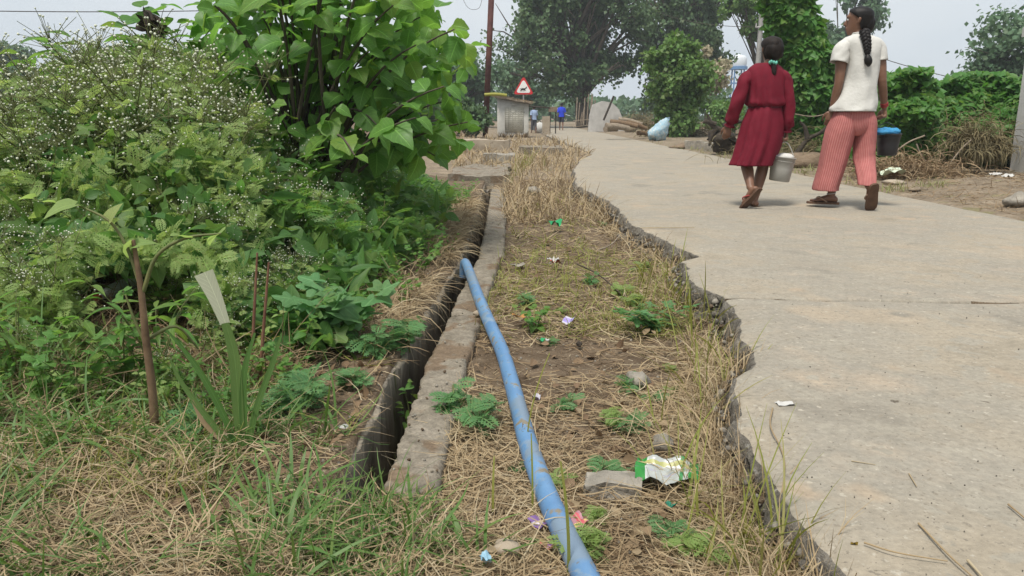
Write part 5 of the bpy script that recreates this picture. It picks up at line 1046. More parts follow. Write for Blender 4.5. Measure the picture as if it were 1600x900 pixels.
# plastic on the shoulder
def sheet(name, pts_c, w, h, amp, m, label, cat, seed, yaw=0.0, n=9, tilt=(0, 0), fold=0.0):
    u, v = np.meshgrid(np.linspace(-.5, .5, n), np.linspace(-.5, .5, n)); x = u * w * (1 + .12 * fbm(v * 5, seed, 0, 2, seed)); y = v * h * (1 + .12 * fbm(u * 5, seed, 1, 2, seed))
    z = amp * fbm(u * 4.5, v * 4.5, seed, 3, seed) * 1.6 + fold * np.abs(u) + amp; i = np.arange(n - 1)[:, None]; j = np.arange(n - 1)[None]
    q = np.stack([i * n + j, i * n + j + 1, (i + 1) * n + j + 1, (i + 1) * n + j], -1).reshape(-1, 4); V = np.stack([x, y, np.maximum(z, 0)], -1).reshape(-1, 3)
    B = V - np.array([0, 0, .0008]); qq = q[:, ::-1] + len(V)
    mb = MB().add(np.concatenate([V, B]), np.concatenate([q, qq]), uv=np.tile(np.stack([u + .5, v + .5], -1).reshape(-1, 2), (2, 1)))
    o = mb.build(name, m, None, False); o.location = tuple(pts_c); o.rotation_euler = (tilt[0], tilt[1], yaw); return tag(o, label, cat)
M_PLAST = plain('pale_plastic', (.55, .62, .48), .4); c = G(1392, 279, .03); sheet('plastic_sheet', (c[0], c[1], .05), .26, .2, .06, M_PLAST, 'pale green plastic sheet below the white shirted woman\'s bucket', 'plastic sheet', 3, .2)
for k, (px, py) in enumerate(((1556, 277), (1575, 280))):
    c = G(px, py, .05); sheet('paper_scrap', (c[0], c[1], .06), .13, .09, .03, M_WHITE, ('left white paper scrap at the foot of the pillar', 'right white paper scrap at the foot of the pillar')[k], 'paper', 30 + k)
# ------------------------------------------------------------------ people
def remeshed(mb, name, vox, m, parent=None, smooth_it=2):
    tmp = mb.build('tmp_body', m); md = tmp.modifiers.new('r', 'REMESH'); md.mode = 'VOXEL'; md.voxel_size = vox
    ms = tmp.modifiers.new('s', 'SMOOTH'); ms.iterations = smooth_it; ms.factor = .5
    bpy.context.view_layer.update(); dg = bpy.context.evaluated_depsgraph_get()
    me = bpy.data.meshes.new_from_object(tmp.evaluated_get(dg)); me.name = name
    bpy.data.objects.remove(tmp); me.materials.clear(); me.materials.append(m)
    me.polygons.foreach_set('use_smooth', np.ones(len(me.polygons), bool)); me.update()
    return link(name, me, parent)
def ell(c, u, v, n=20, pw=1.0):
    th = np.linspace(0, 2 * np.pi, n, endpoint=False); f = lambda a: np.sign(a) * np.abs(a) ** pw
    return np.asarray(c, float) + f(np.cos(th))[:, None] * np.asarray(u, float) + f(np.sin(th))[:, None] * np.asarray(v, float)
def body_loft(rows, n=24, cap=True, ripple=None, uvs=(1, 1), sub=3):
    """rows: (centre, half width vec, half depth vec); smoothed between rows; ripple(theta, t) scales the radius"""
    A = smooth_path(np.array([np.concatenate([r[0], r[1], r[2]]) for r in rows], float), sub); th = np.linspace(0, 2 * np.pi, n, endpoint=False); out = []
    for k, a in enumerate(A):
        rr = 1.0 if ripple is None else ripple(th, k / (len(A) - 1))[:, None]
        out.append(a[:3] + rr * (np.cos(th)[:, None] * a[3:6] + np.sin(th)[:, None] * a[6:9]))
    return loft(out, cap, True, uvs)
HEADZ = [(-.108, .022, .072, -.03), (-.10, .036, .082, .0), (-.08, .052, .088, .045), (-.055, .061, .088, .075), (-.02, .068, .086, .09), (.01, .072, .085, .097), (.035, .075, .090, .100), (.065, .071, .082, .094), (.088, .056, .062, .074), (.104, .032, .034, .042), (.110, .008, .008, .010)]
def head(c, yaw, s=1.0):
    """skull, face, nose, lips, ears; looks along +Y before the yaw turn. Returns (mesh builder, place function)"""
    cy, sy = math.cos(yaw), math.sin(yaw); c = np.asarray(c, float)
    T = lambda p: c + s * np.stack([np.asarray(p)[..., 0] * cy - np.asarray(p)[..., 1] * sy, np.asarray(p)[..., 0] * sy + np.asarray(p)[..., 1] * cy, np.asarray(p)[..., 2]], -1)
    th = np.linspace(0, 2 * np.pi, 28, endpoint=False); R_ = []
    for z, w, f, b in HEADZ: R_.append(np.stack([w * np.cos(th), np.where(np.sin(th) > 0, f * np.sin(th), b * np.sin(th)), z + 0 * th], -1))
    mb = MB().join(loft([T(r) for r in R_]))
    mb.join(tube(T(np.array([(0, .082, .022), (0, .094, 0), (0, .106, -.022), (0, .090, -.032)])), np.array([.009, .011, .015, .011]) * s, 8))
    for sx in (-1, 1):
        mb.join(tube(T(np.array([(sx * .070, -.008, .022), (sx * .080, -.014, .012), (sx * .078, -.008, -.012), (sx * .069, -.002, -.03)])), np.array([.010, .013, .011, .008]) * s, 7))
        mb.join(tube(T(np.array([(sx * .012, .090, .034), (sx * .03, .088, .038), (sx * .05, .077, .034)])), np.array([.006, .008, .006]) * s, 6))
    mb.join(tube(T(np.array([(-.022, .083, -.052), (0, .092, -.050), (.022, .083, -.052)])), np.array([.005, .0085, .005]) * s, 6)); mb.join(tube(T(np.array([(-.02, .082, -.063), (0, .090, -.064), (.02, .082, -.063)])), np.array([.005, .008, .005]) * s, 6))
    return mb, T
def hand(wrist, d, palm_n, thumb, s=1.0, curl=(.35, .35, .35), grip=None):
    """palm, four fingers and a thumb from a wrist; d = along the hand, palm_n = out of the palm, thumb = side of the thumb"""
    w = np.asarray(wrist, float); d = np.asarray(d, float) / np.linalg.norm(d); pn = np.asarray(palm_n, float); pn = pn - d * pn.dot(d); pn /= np.linalg.norm(pn); sd = np.asarray(thumb, float); sd = np.cross(d, pn) * np.sign(np.cross(d, pn).dot(sd))
    mb = MB().join(body_loft([(w - d * .012 * s, sd * .019 * s, pn * .015 * s), (w + d * .02 * s, sd * .026 * s, pn * .015 * s), (w + d * .055 * s, sd * .036 * s, pn * .015 * s), (w + d * .085 * s, sd * .036 * s, pn * .012 * s)], 14))
    Ls = [.068, .078, .072, .056]; off = [.027, .009, -.009, -.026]
    for k in range(4):
        p = w + d * (.082 - .006 * abs(k - 1.2)) * s + sd * off[k] * s; a = 0; P = [p - d * .01 * s]; fr = (.44, .32, .24)
        spread = sd * (off[k] * 1.6)
        for i in range(3):
            a += curl[i] * (1 + .1 * k); dd = d * math.cos(a) + pn * math.sin(a) + spread * (1 if i == 0 else .3); P.append(P[-1] + dd / np.linalg.norm(dd) * Ls[k] * fr[i] * s * (1.15 if i == 0 else 1))
        mb.join(tube(P, np.array([.0095, .009, .0082, .0068]) * s, 8, sm=2))
    t0 = w + d * .022 * s + sd * .024 * s
    P = [t0, t0 + (d * .55 + sd * .6 + pn * .25) * .034 * s, t0 + (d * .8 + sd * .5 + pn * .35) * .058 * s, t0 + (d * 1.0 + sd * .3 + pn * .5) * .075 * s]
    mb.join(tube(P, np.array([.013, .0115, .0095, .0075]) * s, 8, sm=2)); return mb
def foot(ank, fwd, up, s=1.0):
    """heel, instep, ball and five toes; ank = ankle joint, fwd = toward the toes, up = from sole to instep"""
    a = np.asarray(ank, float); f = np.asarray(fwd, float) / np.linalg.norm(fwd); u = np.asarray(up, float); u = u - f * u.dot(f); u /= np.linalg.norm(u); l = np.cross(u, f)
    o = a - u * .065 * s; mb = MB()
    mb.join(body_loft([(o - f * .055 * s + u * .022 * s, l * .012 * s, u * .014 * s), (o - f * .04 * s + u * .026 * s, l * .028 * s, u * .026 * s), (o + u * .034 * s, l * .031 * s, u * .034 * s), (o + f * .06 * s + u * .028 * s, l * .034 * s, u * .026 * s), (o + f * .115 * s + u * .017 * s, l * .041 * s, u * .015 * s), (o + f * .145 * s + u * .012 * s, l * .038 * s, u * .010 * s)], 16))
    mb.join(tube([a + u * .03 * s, a - u * .01 * s, o + u * .035 * s - f * .005 * s], [.030 * s, .031 * s, .033 * s], 12))
    for k in range(5):
        p = o + f * (.138 - .007 * k) * s + l * (-.029 + .0150 * k) * s + u * .010 * s; mb.join(tube([p - f * .012 * s, p + f * .015 * s, p + f * (.032 - .004 * k) * s - u * .002 * s], np.array([.010, .0095, .007]) * s * (1.25 if k == 0 else .85), 7))
    return mb, o, f, u, l
def sandal(o, f, u, l, s, m_sole, m_strap, parent, name='sandal'):
    """flip flop: shaped sole with two straps to the toe post"""
    th = [(-.068, .018), (-.06, .030), (-.03, .036), (.02, .036), (.07, .041), (.12, .047), (.16, .043), (.185, .024), (.19, .010)]
    top = [o + f * a * s + l * b * s for a, b in th] + [o + f * a * s - l * b * s for a, b in th[::-1]]; top = np.array(top) + u * .001
    loft_ = loft([top - u * .017 * s, top - u * .014 * s, top - u * .002 * s, top]); sd = loft_.build(name, m_sole, parent)
    p0 = o + f * .13 * s - l * .012 * s + u * .008 * s
    for sg_ in (-1, 1): tube([p0, o + f * .095 * s + l * sg_ * .030 * s + u * .040 * s, o + f * .03 * s + l * sg_ * .040 * s + u * .004 * s], .006 * s, 6, sm=4).build('strap', m_strap, sd, True)
    return sd
M_SKIN = mat('brown_skin', [(.3, (.155, .075, .045)), (.7, (.20, .105, .066))], 8, .5, .08, 200, spec=.4)
M_HAIR = mat('dark_hair', [(.3, (.004, .0035, .0035)), (.7, (.014, .011, .010))], 60, .5, .6, 150, stretch=(1, 1, .15), spec=.25, bdist=.004)
M_HAIR2 = mat('brown_black_hair', [(.3, (.006, .0045, .004)), (.7, (.024, .016, .012))], 60, .6, .6, 150, stretch=(1, 1, .2), spec=.2, bdist=.004)
M_DRESS = mat('dark_red_fabric', [(.3, (.115, .006, .016)), (.7, (.165, .011, .025))], 12, .8, .35, 400, spec=.2, bdist=.002)
M_BELT = plain('dark_red_band', (.06, .004, .010), .85)
M_SHIRT = mat('white_cotton', [(.3, (.52, .51, .475)), (.7, (.62, .61, .57))], 9, .9, .5, 22, spec=.15, bdist=.012)
def striped():
    m, t, o, p, N, L = nodes('red_striped_cotton'); tcn = N('TexCoord'); sx = N('SeparateXYZ'); L(tcn.outputs['UV'], sx.inputs[0])
    a = N('Math', operation='MULTIPLY'); L(sx.outputs[0], a.inputs[0]); a.inputs[1].default_value = 40.0
    f = N('Math', operation='FRACT'); L(a.outputs[0], f.inputs[0]); c = ramp(N, L, f.outputs[0], [(0, (.45, .20, .18)), (.25, (.43, .18, .16)), (.45, (.345, .10, .098)), (.85, (.36, .11, .105)), (1, (.45, .20, .18))])
    nz_ = N('TexNoise', Scale=14, Detail=5); L(tcn.outputs['Object'], nz_.inputs['Vector']); h = N('HueSaturation'); mr = N('MapRange'); L(nz_.outputs['Fac'], mr.inputs[0]); mr.inputs['To Min'].default_value = .75; mr.inputs['To Max'].default_value = 1.2; L(mr.outputs[0], h.inputs['Value']); L(c, h.inputs['Color']); L(h.outputs[0], p.inputs['Base Color'])
    b = N('TexNoise', Scale=30, Detail=4); L(tcn.outputs['Object'], b.inputs['Vector']); bb = N('Bump', Strength=.5, Distance=.008); L(b.outputs['Fac'], bb.inputs['Height']); L(bb.outputs[0], p.inputs['Normal']); p.inputs['Roughness'].default_value = .9; p.inputs['Specular IOR Level'].default_value = .15
    return m
M_PANTS = striped()
M_SOLE = mat('brown_sole', [(.3, (.085, .045, .028)), (.7, (.14, .08, .05))], 18, .8, .4, 120); M_STRAPB = plain('tan_strap', (.30, .19, .13), .6); M_STRAPR = plain('red_strap', (.35, .05, .05), .6)
ex = np.array([1., 0, 0]); ey = np.array([0, 1., 0]); ez = np.array([0, 0, 1.])

def hair_cap(T, s, m, parent, grow=1.12, back_low=-.075, fuzz=0, seed=0):
    th = np.linspace(0, 2 * np.pi, 40, endpoint=False); R_ = []
    zz = np.linspace(back_low, .118, 16)
    for z in zz:
        w = np.interp(z / 1.07, [h[0] for h in HEADZ], [h[1] for h in HEADZ]); f = np.interp(z / 1.07, [h[0] for h in HEADZ], [h[2] for h in HEADZ]); b = np.interp(z / 1.07, [h[0] for h in HEADZ], [h[3] for h in HEADZ])
        g_ = grow + .02 * np.sin(th * 17 + z * 40) * .5; y = np.where(np.sin(th) > 0, f * np.sin(th), b * np.sin(th)) * g_; lim = np.interp(z, [-.08, .02, .06, .085, .118], [-.03, .0, .055, .085, .1]); y = np.minimum(y, lim + 0 * y)
        R_.append(np.stack([w * np.cos(th) * g_, y, z + 0 * th], -1))
    mb = loft([T(r) for r in R_]); h = mb.build('hair', m, parent, True)
    if fuzz:
        g = np.random.default_rng(seed); d = g.normal(size=(fuzz, 3)); d /= np.linalg.norm(d, axis=1)[:, None]; d = d[(d[:, 1] < .5) & (d[:, 2] > -.5)]; p = T(d * np.array([.082, .108, .115])); nrm = p - T(np.zeros(3))
        az = np.arctan2(nrm[:, 1], nrm[:, 0]) + g.normal(0, 1.2, len(p)); tag(blades(p, az, g.uniform(.02, .055, len(p)) * s, np.full(len(p), .0012), g.normal(.3, .7, len(p)), g.uniform(0, 2.2, len(p)), 5, g.normal(0, 1.5, len(p))).build('loose_hair', m, h), kind='stuff')
    return h
def braid(P, w, m, parent, turns, name='braid'):
    A = smooth_path(np.column_stack([P, w]), 12); Q, ww = A[:, :3], A[:, 3]; t = np.linspace(0, turns * 2 * np.pi, len(Q)); T_, U, V_ = frames(Q); sx = np.cross(T_, ey); sx /= np.linalg.norm(sx, axis=1)[:, None] + 1e-9; sy = np.cross(T_, sx); mb = MB()
    for k in range(3): ph = k * 2 * np.pi / 3; mb.join(tube(Q + sx * (np.sin(t + ph) * ww * .75)[:, None] + sy * (np.sin(2 * (t + ph)) * ww * .38)[:, None], ww * .72, 8))
    return mb.build(name, m, parent, True)
def bucket(name, label, c, r0, r1, h, tilt, m, m_h, handle_pts, fill=None, rim=.006, hand_r=.004, bail=None):
    root = thing(name, c, label, 'bucket'); Rm = Matrix.Rotation(tilt, 3, 'Y'); th = np.linspace(0, 2 * np.pi, 40, endpoint=False); X = lambda r, z: np.array([Rm @ Vector((r * math.cos(t), r * math.sin(t), z)) for t in th])
    loft([X(r0 * .9, 0), X(r0, .006), X((r0 + r1) / 2, h * .5), X(r1, h - .012), X(r1 + rim, h - .010), X(r1 + rim, h), X(r1 - .002, h), X(r1 - .006, h - .02), X(r0 - .005, .008)], True).build('body', m, root, False).data.polygons.foreach_set('use_smooth', np.ones(40 * 8 + 80, bool))
    loft([X(r1 * .985, h * .80), X(r1 * 1.005, h * .805), X(r1 * 1.005, h * .82), X(r1 * .985, h * .825)], False).build('rim_band', m, root)
    tube(np.array(handle_pts) - np.array(c), hand_r, 7, sm=6).build('handle', m_h, root, True); return root, Rm

# ---- woman in the dark red dress
Y1 = 6.46; p = lambda px, py, dy=0.0: at(px, py, Y1 + dy); K = 1 / 181.0
def sleeve(P, r, n=36, ripple=None, flat=1.1, sub=5):
    A = smooth_path(np.column_stack([P, r]), sub); Q, rr = A[:, :3], A[:, 3]; T_, U, V_ = frames(Q); th = np.linspace(0, 2 * np.pi, n, endpoint=False); out = []
    for k in range(len(Q)):
        m_ = 1.0 if ripple is None else ripple(th, k / (len(Q) - 1))[:, None]
        yv = V_[k] if abs(V_[k][1]) > abs(U[k][1]) else U[k]; f1, f2 = (1, flat) if yv is V_[k] else (flat, 1)
        out.append(Q[k] + rr[k] * m_ * (np.cos(th)[:, None] * U[k] * f1 + np.sin(th)[:, None] * V_[k] * f2))
    return loft(out, False, True)
def person_red():
    mb = MB(); hc = p(1205, 78, .02); hm, T = head(hc, R(8), .93); mb.join(hm)
    mb.join(tube([p(1199, 116), p(1200, 104), p(1204, 88, .01)], [.048, .042, .043], 14))
    mb.join(body_loft([(p(1196, 108), ex * .10, ey * .06), (p(1196, 116), ex * .15, ey * .075), (p(1196, 135), ex * .14, ey * .09), (p(1195, 165), ex * .115, ey * .08), (p(1193, 188), ex * .145, ey * .095), (p(1188, 205), ex * .13, ey * .09)], 20))
    sL, eL, wL = p(1166, 120), p(1152, 160, -.02), p(1140, 196, .05); sR, eR, wR = p(1227, 120), p(1232, 165, -.03), p(1229, 205, .0)
    for s_, e, w in ((sL, eL, wL), (sR, eR, wR)): mb.join(tube([s_ - ez * .012, (s_ + e) / 2, e, (e + w) / 2, w], [.040, .042, .034, .033, .021], 12, sm=3))
    mb.join(hand(wL, (-.25, .1, -1), (.35, 1, 0), (.15, 1, .1), .95, (.35, .4, .3))); mb.join(hand(wR, (-.02, .0, -1), (-1, 0, 0), (0, 1, 0), .95, (.9, 1.0, .7)))
    # legs: the left one trails with the heel lifted, the right one stands
    hL, kL, aL = p(1180, 200), p(1166, 252, .03), p(1173, 294, -.16); hR, kR, aR = p(1200, 200), p(1193, 256, .08), p(1179, 311, .02)
    mb.join(tube([hL, (hL + kL) / 2, kL, kL * .62 + aL * .38, aL], [.078, .068, .049, .048, .029], 14, sm=3)); mb.join(tube([hR, (hR + kR) / 2, kR, kR * .62 + aR * .38, aR], [.078, .068, .049, .049, .030], 14, sm=3))
    dl = p(1151, 321, -.10) - p(1177, 292, -.20); fL = foot(aL, dl, np.array([-.5, .75, .45]), .92); fR = foot(aR, (-.12, 1, 0), ez, .92); mb.join(fL[0]); mb.join(fR[0])
    body = remeshed(mb, 'person', .0065, M_SKIN); c = np.array([p(1180, 322)[0], Y1, 0.0])
    tag(body, 'woman in dark red dress walking away carrying a grey bucket', 'person')
    # dress
    rp = lambda t, k: np.interp(k, [0, .15, .5, 1], [.03, .05, .085, .15])
    rip = lambda th, k: 1 + rp(0, k) * (np.sin(th * 6 + 1.8 * np.sin(th * 2 + .6) + k * 1.2) * .6 + np.sin(th * 13 + 2 + 1.4 * np.sin(th * 3) + k) * .4)
    skirt = body_loft([(p(1195.5, 167), ex * .130, ey * .108), (p(1194, 176), ex * .146, ey * .122), (p(1191, 195), ex * .172, ey * .14), (p(1186, 220), ex * .180, ey * .155), (p(1178, 244), ex * .172, ey * .165), (p(1172.5, 258), ex * .172, ey * .17)], 96, False, rip, sub=5)
    bp = lambda th, k: 1 + np.interp(k, [0, .4, .8, 1], [.004, .014, .06, .035]) * np.sin(th * 13 + 2.4 * np.sin(th * 3)) + .028 * np.sin(th * 4 + k * 7) * k + .016 * np.sin(th * 7 - k * 17)
    blouse = body_loft([(p(1197, 99), ex * .078, ey * .062), (p(1196.5, 102), ex * .105, ey * .072), (p(1196, 108), ex * .140, ey * .085), (p(1196, 118), ex * .160, ey * .10), (p(1196, 135), ex * .152, ey * .118), (p(1196, 152), ex * .152, ey * .125), (p(1196, 160), ex * .160, ey * .132), (p(1196, 164), ex * .156, ey * .126), (p(1195.5, 167), ex * .128, ey * .106)], 72, False, bp, sub=4)
    db = MB().join(skirt).join(blouse)
    for s_, e, w, tw in ((sL, eL, wL, .057), (sR, eR, wR, .055)):
        cu = w + (e - w) * .10
        sl = lambda th, k: 1 + .07 * np.sin(th * 2 + k * 22) * np.sin(k * 3.1) + .04 * np.sin(th * 3 - k * 31) * np.sin(k * 3.1) + .06 * np.sin(th * 9 + k * 3) * (k > .7)
        T_ = (e - s_) / np.linalg.norm(e - s_); nk = p(1196, 112)
        db.join(sleeve([s_ * .45 + nk * .55 - ez * .012, s_ * .75 + nk * .25 - ez * .006, s_ + T_ * .035, (s_ + e) / 2, e, (e + cu) / 2, cu + (e - cu) * .14, cu, w - (e - w) * .03], [.052, .056, tw - .002, tw - .003, tw - .005, .054, .050, .029, .042], 36, sl))
    d = db.build('dress', M_DRESS, body, True); so = d.modifiers.new('s', 'SOLIDIFY'); so.thickness = .003; so.offset = 0
    body_loft([(p(1195.5, 165.5), ex * .135, ey * .112), (p(1195.5, 169), ex * .135, ey * .112)], 60, False, lambda th, k: 1 + .015 * np.sin(th * 22)).build('belt', M_BELT, d, True)
    h = hair_cap(T, .93, M_HAIR2, body, 1.21, -.085, 520, 4)
    blob(T(np.array([.0, -.062, -.005])), .078, .06, .085, 12, 16, .12, 3, 6).build('gathered_hair', M_HAIR2, h, True)
    q0, q1, q2 = p(1208, 95, -.07), p(1209, 106, -.085), p(1208.5, 120, -.085); tube([q0, q1, q1 * .4 + q2 * .6, q2], [.024, .020, .022, .006], 10, sm=4).build('ponytail', M_HAIR2, h, True)
    g = np.random.default_rng(3); B = q1 + g.normal(0, .008, (60, 3)); tag(blades(B, g.uniform(0, 6.28, 60), g.uniform(.04, .09, 60), np.full(60, .002), g.normal(-1.4, .15, 60), g.normal(0, .3, 60), 4).build('loose_hair', M_HAIR2, h), kind='stuff')
    M_TIE = plain('green_hair_tie', (.12, .42, .33), .5); b = MB(); 
    for a in np.linspace(0, 6.28, 9)[:-1]: b.join(blob(p(1208, 97.5, -.08) + np.array([math.cos(a) * .026, math.sin(a) * .018, math.sin(a * 2) * .006]), .012, .012, .014, 6, 8))
    b.build('hair_tie', M_TIE, h, True)
    sandal(*fL[1:], .98, M_SOLE, M_STRAPR, body); sandal(*fR[1:], .98, M_SOLE, M_STRAPB, body); return wR
wR1 = person_red()
M_BUCK = mat('grey_plastic', [(.3, (.30, .29, .26)), (.7, (.36, .35, .315))], 5, .45, .1, 30, spec=.4); M_BAIL = plain('bail_plastic', (.42, .41, .37), .5)
cb = p(1217, 283, .0); hy = .0
hp = [p(1208, 245), p(1211, 233), p(1219, 225), p(1227, 222), p(1233, 227), p(1238, 238), p(1240, 246)]
bk, Rm = bucket('grey_bucket', 'grey plastic bucket hanging from the red dressed woman\'s right hand', cb, .083, .098, .205, R(7), M_BUCK, M_BAIL, hp, hand_r=.0045)
bt = p(1224, 246); o = blob((0, 0, 0), .082, .08, .034, 10, 18, .3, 3, 21).build('white_cloth', M_SHIRT, None, True); o.location = bt; tag(o, 'white cloth bundled on top of the grey bucket', 'cloth')

# ---- woman in the white shirt
Y2 = 6.36; p = lambda px, py, dy=0.0: at(px, py, Y2 + dy)
def person_white():
    mb = MB(); hc = p(1342, 33, .02); hm, T = head(hc, R(62), .98); mb.join(hm)
    mb.join(tube([p(1344, 66), p(1343, 55), p(1342, 44, .01)], [.052, .045, .046], 14))
    mb.join(body_loft([(p(1345, 62), ex * .10, ey * .06), (p(1346, 70), ex * .15, ey * .08), (p(1347, 95), ex * .125, ey * .095), (p(1343, 130), ex * .112, ey * .085), (p(1338, 160), ex * .15, ey * .10), (p(1336, 188), ex * .145, ey * .10)], 20))
    sL, eL, wL = p(1317, 72), p(1311, 128, -.02), p(1300, 172, .03); sR, eR, wR = p(1374, 70), p(1378, 126, -.02), p(1382, 168, .05)
    for s_, e, w in ((sL, eL, wL), (sR, eR, wR)): mb.join(tube([s_ - ez * .014, (s_ + e) / 2, e, e * .55 + w * .45, w], [.042, .044, .036, .034, .023], 12, sm=3))
    mb.join(hand(wL, (-.12, .05, -1), (.25, 1, 0), (.1, 1, 0), 1.0, (.3, .35, .3))); mb.join(hand(wR, (.05, .03, -1), (-1, -.2, 0), (.1, 1, 0), .98, (.8, 1.0, .7)))
    hL, kL, aL = p(1322, 190), p(1306, 246, .0), p(1299, 304, .02); hR, kR, aR = p(1350, 190), p(1350, 244, -.03), p(1358, 291, -.26)
    mb.join(tube([hL, (hL + kL) / 2, kL, kL * .62 + aL * .38, aL], [.085, .072, .052, .050, .031], 14, sm=3)); mb.join(tube([hR, (hR + kR) / 2, kR, kR * .62 + aR * .38, aR], [.085, .072, .052, .050, .031], 14, sm=3))
    fL = foot(aL, (-1, .42, 0), ez, .98); dr = p(1354, 330, -.20) - p(1360, 292, -.32); fR = foot(aR, dr, np.array([-.1, .9, .35]), .98); mb.join(fL[0]); mb.join(fR[0])
    body = remeshed(mb, 'person', .0065, M_SKIN); tag(body, 'woman in white shirt and striped red trousers walking away with black bucket', 'person')
    # trousers
    legr = lambda ph: (lambda th, k: 1 + np.interp(k, [0, .3, 1], [.01, .03, .06]) * (np.sin(th * 5 + ph + 2 * k) * .6 + np.sin(th * 9 + ph * 2 - 3 * k) * .4) + .03 * np.sin(k * 38 + th * 2) * np.exp(-((k - .62) / .18) ** 2) * (ph > 2))
    W_ = body_loft([(p(1334, 164), ex * .140, ey * .105), (p(1334, 176), ex * .160, ey * .120), (p(1334, 190), ex * .170, ey * .128), (p(1333, 203), ex * .150, ey * .115), (p(1332, 212), ex * .07, ey * .08)], 64, False, legr(.4), uvs=(2, 1))
    A = body_loft([(p(1319, 174), ex * .075, ey * .105), (p(1317, 188), ex * .096, ey * .122), (p(1313, 206), ex * .115, ey * .125), (p(1306, 234), ex * .113, ey * .115), (p(1299, 262), ex * .104, ey * .115), (p(1290, 291), ex * .098, ey * .12), (p(1289.5, 297), ex * .098, ey * .12)], 64, False, legr(.7), sub=5)
    B = body_loft([(p(1349, 174), ex * .070, ey * .105), (p(1350, 188), ex * .088, ey * .122), (p(1351, 206), ex * .082, ey * .12), (p(1350, 232, -.02), ex * .080, ey * .105), (p(1350, 250, -.05), ex * .080, ey * .10), (p(1353, 270, -.16), ex * .070, ey * .095), (p(1354.5, 286, -.24), ex * .066, ey * .085), (p(1355, 289, -.25), ex * .066, ey * .085)], 64, False, legr(3.1), sub=5)
    t = MB().join(W_).join(A).join(B).build('trousers', M_PANTS, body, True); so = t.modifiers.new('s', 'SOLIDIFY'); so.thickness = .003; so.offset = 0
    # shirt
    sr = lambda th, k: 1 + np.interp(k, [0, .3, .6, .8, 1], [.0, .014, .034, .040, .028]) * (np.sin(th * 3 + k * 26) * .6 + np.sin(th * 6 - k * 19 + 1) * .45 + np.sin(th * 11 + k * 7) * .25)
    S = body_loft([(p(1345, 53), ex * .062, ey * .058), (p(1345, 55.5), ex * .078, ey * .062), (p(1345.5, 59), ex * .125, ey * .075), (p(1346, 66), ex * .158, ey * .092), (p(1347.5, 82), ex * .142, ey * .112), (p(1347, 102), ex * .132, ey * .118), (p(1344, 128), ex * .132, ey * .118), (p(1339, 150), ex * .152, ey * .135), (p(1333.5, 167), ex * .176, ey * .152), (p(1332.5, 174), ex * .181, ey * .156)], 80, False, sr, sub=4); sb = MB().join(S)
    for s_, e, he, r1 in ((sL, eL, p(1310.5, 98, -.01), .066), (sR, eR, p(1375.5, 95, -.01), .052)):
        nk = p(1346, 60); T_ = (he - s_) / np.linalg.norm(he - s_)
        sb.join(sleeve([s_ * .45 + nk * .55 - ez * .02, s_ * .76 + nk * .24 - ez * .010, s_ + T_ * .03, s_ * .4 + he * .6, he], [.05, .056, r1 * .95, r1, r1 * 1.02], 40, lambda th, k: 1 + .04 * np.sin(th * 3 + k * 9) * k + .02 * np.sin(th * 5 - k * 14)))
    d = sb.build('shirt', M_SHIRT, body, True); so = d.modifiers.new('s', 'SOLIDIFY'); so.thickness = .003; so.offset = 0
    tube([p(1345, 52.5) + np.array([math.cos(a) * .062, math.sin(a) * .056, -.004 * math.sin(a)]) for a in np.linspace(0, 6.283, 30)], .006, 6).build('neckband', M_SHIRT, d, True)
    # hair and braid
    h = hair_cap(T, .98, M_HAIR, body, 1.14, -.07, 60, 9)
    blob(T(np.array([0, -.055, -.02])), .072, .052, .085, 12, 16, .08, 3, 6).build('gathered_hair', M_HAIR, h, True)
    bp_ = np.array([p(1350, 48, -.09), p(1353, 58, -.11), p(1355, 70, -.125), p(1355.5, 80, -.13), p(1355, 86, -.13)]); braid(bp_, [.028, .027, .023, .019, .010], M_HAIR, h, 3.0)
    tube([p(1355, 84, -.13), p(1356, 91, -.135), p(1357, 98, -.135), p(1357, 104, -.13)], [.010, .028, .028, .008], 12, sm=4).build('braid_tuft', M_HAIR, h, True)
    for sx in (-1, 1):
        q_ = T(np.array([sx * .031, .080, .012])); e = blob(q_, .010, .010, .008, 6, 8).build('eye', plain('eye_white', (.6, .58, .55), .3), body, True); blob(T(np.array([sx * .032, .0865, .012])), .0052, .0045, .0052, 6, 8).build('pupil', M_BLK, e, True)
    M_BR = plain('red_bracelet', (.30, .03, .03), .5)
    for k in range(3):
        c = wR + (eR - wR) * (.06 + .05 * k); T_ = (eR - wR) / np.linalg.norm(eR - wR); u = np.cross(T_, ey); v = np.cross(T_, u); tube([c + (u * math.cos(a) + v * math.sin(a)) * .029 for a in np.linspace(0, 6.283, 20)], .0045, 6).build('bracelet', M_BR, body, True)
    c = aL + ez * .012; tube([c + np.array([math.cos(a) * .036, math.sin(a) * .036, .006 * math.cos(a)]) for a in np.linspace(0, 6.283, 20)], .0028, 6).build('anklet', plain('silver_anklet', (.6, .6, .58), .3, metal=.6), body, True)
    sandal(*fL[1:], 1.0, M_SOLE, M_STRAPB, body); sandal(*fR[1:], 1.05, M_SOLE, M_STRAPB, body); return wR
wR2 = person_white()
M_BBK = mat('black_plastic', [(.3, (.018, .018, .020)), (.7, (.03, .03, .034))], 6, .45, .1, 30, spec=.4)
cb = p(1385.5, 243, .05)
hp = [p(1367, 207, .05), p(1372, 199, .05), p(1380, 193, .05), p(1386, 191.5, .05), p(1394, 195, .05), p(1401, 201, .05), p(1404, 207, .05)]
bucket('black_bucket', 'black plastic bucket hanging from the white shirted woman\'s right hand', cb, .074, .092, .18, R(0), M_BBK, M_BBK, hp, hand_r=.004)
M_BLUEC = mat('blue_cloth', [(.3, (.02, .15, .33)), (.7, (.06, .30, .52))], 14, .7, .5, 40, bdist=.01)
